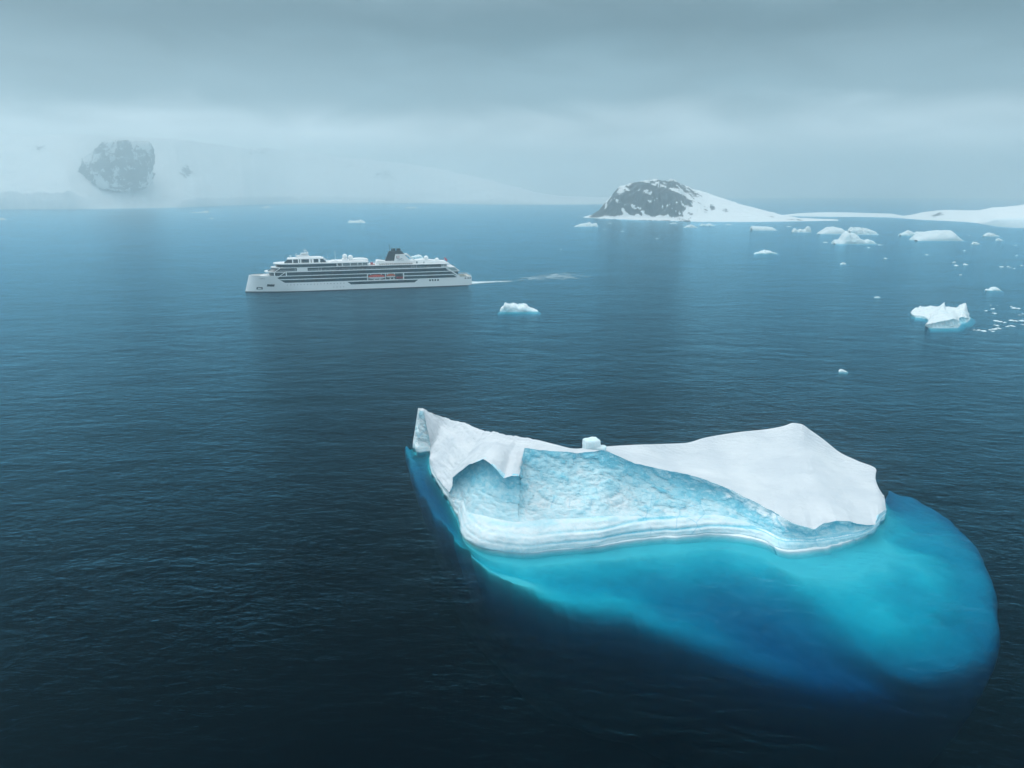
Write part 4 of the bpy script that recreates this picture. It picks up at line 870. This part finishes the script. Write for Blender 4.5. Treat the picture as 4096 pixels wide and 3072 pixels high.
# stern terraces: slanted side frames, dark glass block standing in for the recess shade
mb = MB(); mb.loft([(176, -10.4), (189.6, -10.4), (189.6, 10.4), (176, 10.4)], 8.0, [(176, -10.4), (189.2, -10.4), (189.2, 10.4), (176, 10.4)], 13.7); mb.build('stern_recess_shade', glass, ship)
mb = MB(); mb.box(176, 190.6, -11.6, 11.6, 13.7, 14.35); mb.box(178, 186.2, -11.6, 11.6, 17.25, 17.9); mb.build('deck_slab', white, ship)
mb = MB()
for sg in (-1, 1):
    mb.bar((178.1, sg*11.5, 17.4), (190.6, sg*11.5, 8.7), .45, 1.1); mb.bar((186.0, sg*11.5, 17.6), (190.4, sg*11.5, 14.2), .45, .8)
mb.build('stern_frame', white, ship)
mb = MB()
for sg in (-1, 1): mb.slab([(181.2, 14.4), (189.3, 14.4), (185.9, 17.2), (178.9, 17.2)], sg*11.3-.04, sg*11.3+.04)
mb.build('wind_screen', paint('screen_pale', (.34, .42, .42), .2), ship)
mb = MB()
for sg in (-1, 1):
    mb.bar((190, sg*11.2, 9.8), (201.6, sg*11.1, 9.8), .1, .14)
    for s in range(191, 202, 2): mb.box(s-.08, s+.08, sg*11.15-.08, sg*11.15+.08, 8.7, 9.8)
    mb.bar((181, sg*11.2, 18.9), (186, sg*11.2, 18.9), .1, .12)
mb.bar((201.6, -11.1, 9.8), (201.6, 11.1, 9.8), .1, .14); tag(mb.build('railing', white, ship, stuff=True), kind='stuff')
mb = MB(); mb.box(192, 198, -8, 8, 7.95, 8.6); mb.box(191.0, 192.2, -9.5, -5, 7.95, 9.0); tag(mb.build('terrace_furniture', paint('olive_canvas', (.10, .11, .07), .7, .3), ship, stuff=True), kind='stuff')
mb = MB(); mb.bar((178.2, 0, 22.3), (179.6, 0, 26.8), .18); fs_ = mb.build('flagstaff', white, ship)
mb = MB(); m_ = 8
for k in range(m_): mb.add([(178.6+.33*k+.25, .25*math.sin(k*.9), 26.2-.34*k), (178.6+.33*(k+1)+.25, .25*math.sin(k*.9+.9), 26.2-.34*(k+1)), (178.2+.33*(k+1), .25*math.sin(k*.9+.9), 24.4-.34*(k+1)), (178.2+.33*k, .25*math.sin(k*.9), 24.4-.34*k)], [(0, 1, 2, 3)])
mb.build('flag', paint('flag_red', (.48, .03, .08), .7), fs_)
# lounge chairs on the upper deck
mb = MB()
for k, s in enumerate(np.arange(118, 147, 1.9)): mb.box(s-.6, s+.6, -9.9, -8.1, 21.5, 22.0 + .3*(k % 2)); mb.box(s-.6, s-.3, -9.9, -8.1, 22.0, 22.6)
tag(mb.build('sun_lounger', paint('lounger_brown', (.16, .11, .09), .7, .4, .7), ship, stuff=True), kind='stuff')
mb = MB(); mb.box(109.5, 111.6, -8.8, -7, 21.4, 23.6); mb.box(112, 113.2, -8.6, -7.2, 21.4, 22.6); mb.build('pool_cabinet', crim, ship)
# ---- boats in the bay: things of their own, hung from the davits
def boat(name, s0, s1, y_, z0, zr, z1, label, canopy_mat, cat='lifeboat', hull_mat=white):
    L_ = s1-s0; n = 22; u = np.linspace(0, 1, n)
    root = empty(name, (Matrix.Translation(Vector(bowp)) @ Matrix.Rotation(YAW, 4, 'Z') @ Vector(((s0+s1)/2, y_, z0))).to_tuple(), YAW)
    wf = (1-np.abs(2*u-1)**3.2)**.8*(.95-.1*u); hw = 1.75*wf+.05
    def shell(nm, zb, zt, kb, kt, m_, par):
        rows = []
        for a in np.linspace(0, 1, 7):
            if kb < kt: k_ = kb+(kt-kb)*math.sin(a*math.pi/2); z = zb + (zt-zb)*(1-math.cos(a*math.pi/2))
            else: k_ = kt+(kb-kt)*math.cos(a*math.pi/2); z = zb + (zt-zb)*math.sin(a*math.pi/2)
            rows.append((k_, z))
        mb = MB()
        for sg in (-1, 1):
            vs = [((u_-.5)*L_, sg*h*k_, z + (zt-zb)*.45*abs(2*u_-1)**2.4*(1 if kb < kt else -1)*(1-(z-zb)/(zt-zb) if kb < kt else (z-zb)/(zt-zb))) for k_, z in rows for u_, h in zip(u, hw)]
            mb.add(vs, [(i_*n+k, i_*n+k+1, (i_+1)*n+k+1, (i_+1)*n+k) for i_ in range(6) for k in range(n-1)])
        return mb.build(nm, m_, par, True, stuff=True)
    shell('boat_hull', 0, zr-z0, .08, 1.0, hull_mat, root); cn = shell('canopy', zr-z0, z1-z0, 1.0, .25, canopy_mat, root)
    mb = MB(); mb.bar((-L_*.46, -1.72, zr-z0), (L_*.46, -1.72, zr-z0), .22, .22); mb.bar((-L_*.46, 1.72, zr-z0), (L_*.46, 1.72, zr-z0), .22, .22); mb.build('fender', hull_mat, root)
    mb = MB()
    for k in range(6): x = -L_*.26+k*L_*.104; mb.box(x-.3, x+.3, -1.62, -1.40, zr-z0+.45, zr-z0+.95)
    mb.build('side_window', glass, cn)
    tag(root, label, cat); return root
boat('lifeboat', 106.6, 121.4, -10.0, 8.7, 10.6, 12.9, 'long orange red enclosed lifeboat hanging in the boat bay of the ship', red)
boat('rescue_boat', 122.9, 131.0, -10.0, 9.7, 11.0, 13.1, 'short bright orange rescue boat hanging beside the long lifeboat', paint('bright_orange', (.75, .13, .02), .4, .1), 'rescue boat')
boat('work_boat', 131.8, 138.0, -10.3, 8.3, 9.5, 10.5, 'small dark red work boat at the after end of the boat bay', crim, 'boat', crim)
# wake: churned foam astern and the smooth slick it leaves
def mat_foam(fine):
    m, nt, out = mat('wake_foam'); g = NT(nt)
    a = g.attr('foam'); n_ = g.noise(g.pos((.6, 2.2, 1)), fine, 6, .7, 1.0)
    k = g.rng(g.math('ADD', a, g.rng(n_, .25, .75, -.55, .55)), .38, .72)
    sh = g.n('ShaderNodeMixShader', {0: k, 1: g.n('ShaderNodeBsdfTransparent').outputs[0], 2: g.n('ShaderNodeBsdfDiffuse', {'Color': (.62, .74, .78, 1)}).outputs[0]}).outputs[0]
    nt.links.new(sh, out.inputs[0]); return m
def wake(name, keys, label, fine, n=120, m_=26, lift=.05):
    k = interp([(i_, x, yc, w, f) for i_, (x, yc, w, f) in enumerate(keys)], np.linspace(0, len(keys)-1, n)); rows = []; fo = []
    for e in np.linspace(-1, 1, m_):
        rows.append([gz(x/4, (yc+e*w)/4, lift) for x, yc, w, f in k]); fo.append(k[:, 3]*(1-abs(e)**1.6))
    P = np.array(rows); o = P.mean((0, 1)); ob = link(name, grid_mesh(name, P, {'foam': np.array(fo)}, o), mat_foam(fine)); ob.location = o.tolist(); tag(ob, label, kind='stuff')
wake('wake_foam', [(1884, 1131, 9, .95), (1910, 1130, 7, .85), (1950, 1128, 6, .7), (1990, 1126, 5, .66), (2030, 1125, 5, .55), (2060, 1124, 4, .35)], 'white churned wake streaming from the stern of the ship', .35)
wake('wake_slick', [(2010, 1122, 8, .1), (2080, 1118, 14, .28), (2150, 1112, 20, .40), (2230, 1105, 24, .46), (2300, 1105, 20, .42), (2350, 1105, 8, .22), (2420, 1098, 5, .14), (2560, 1086, 4, .10)], 'pale smooth slick left behind the wake', .12, lift=.03)
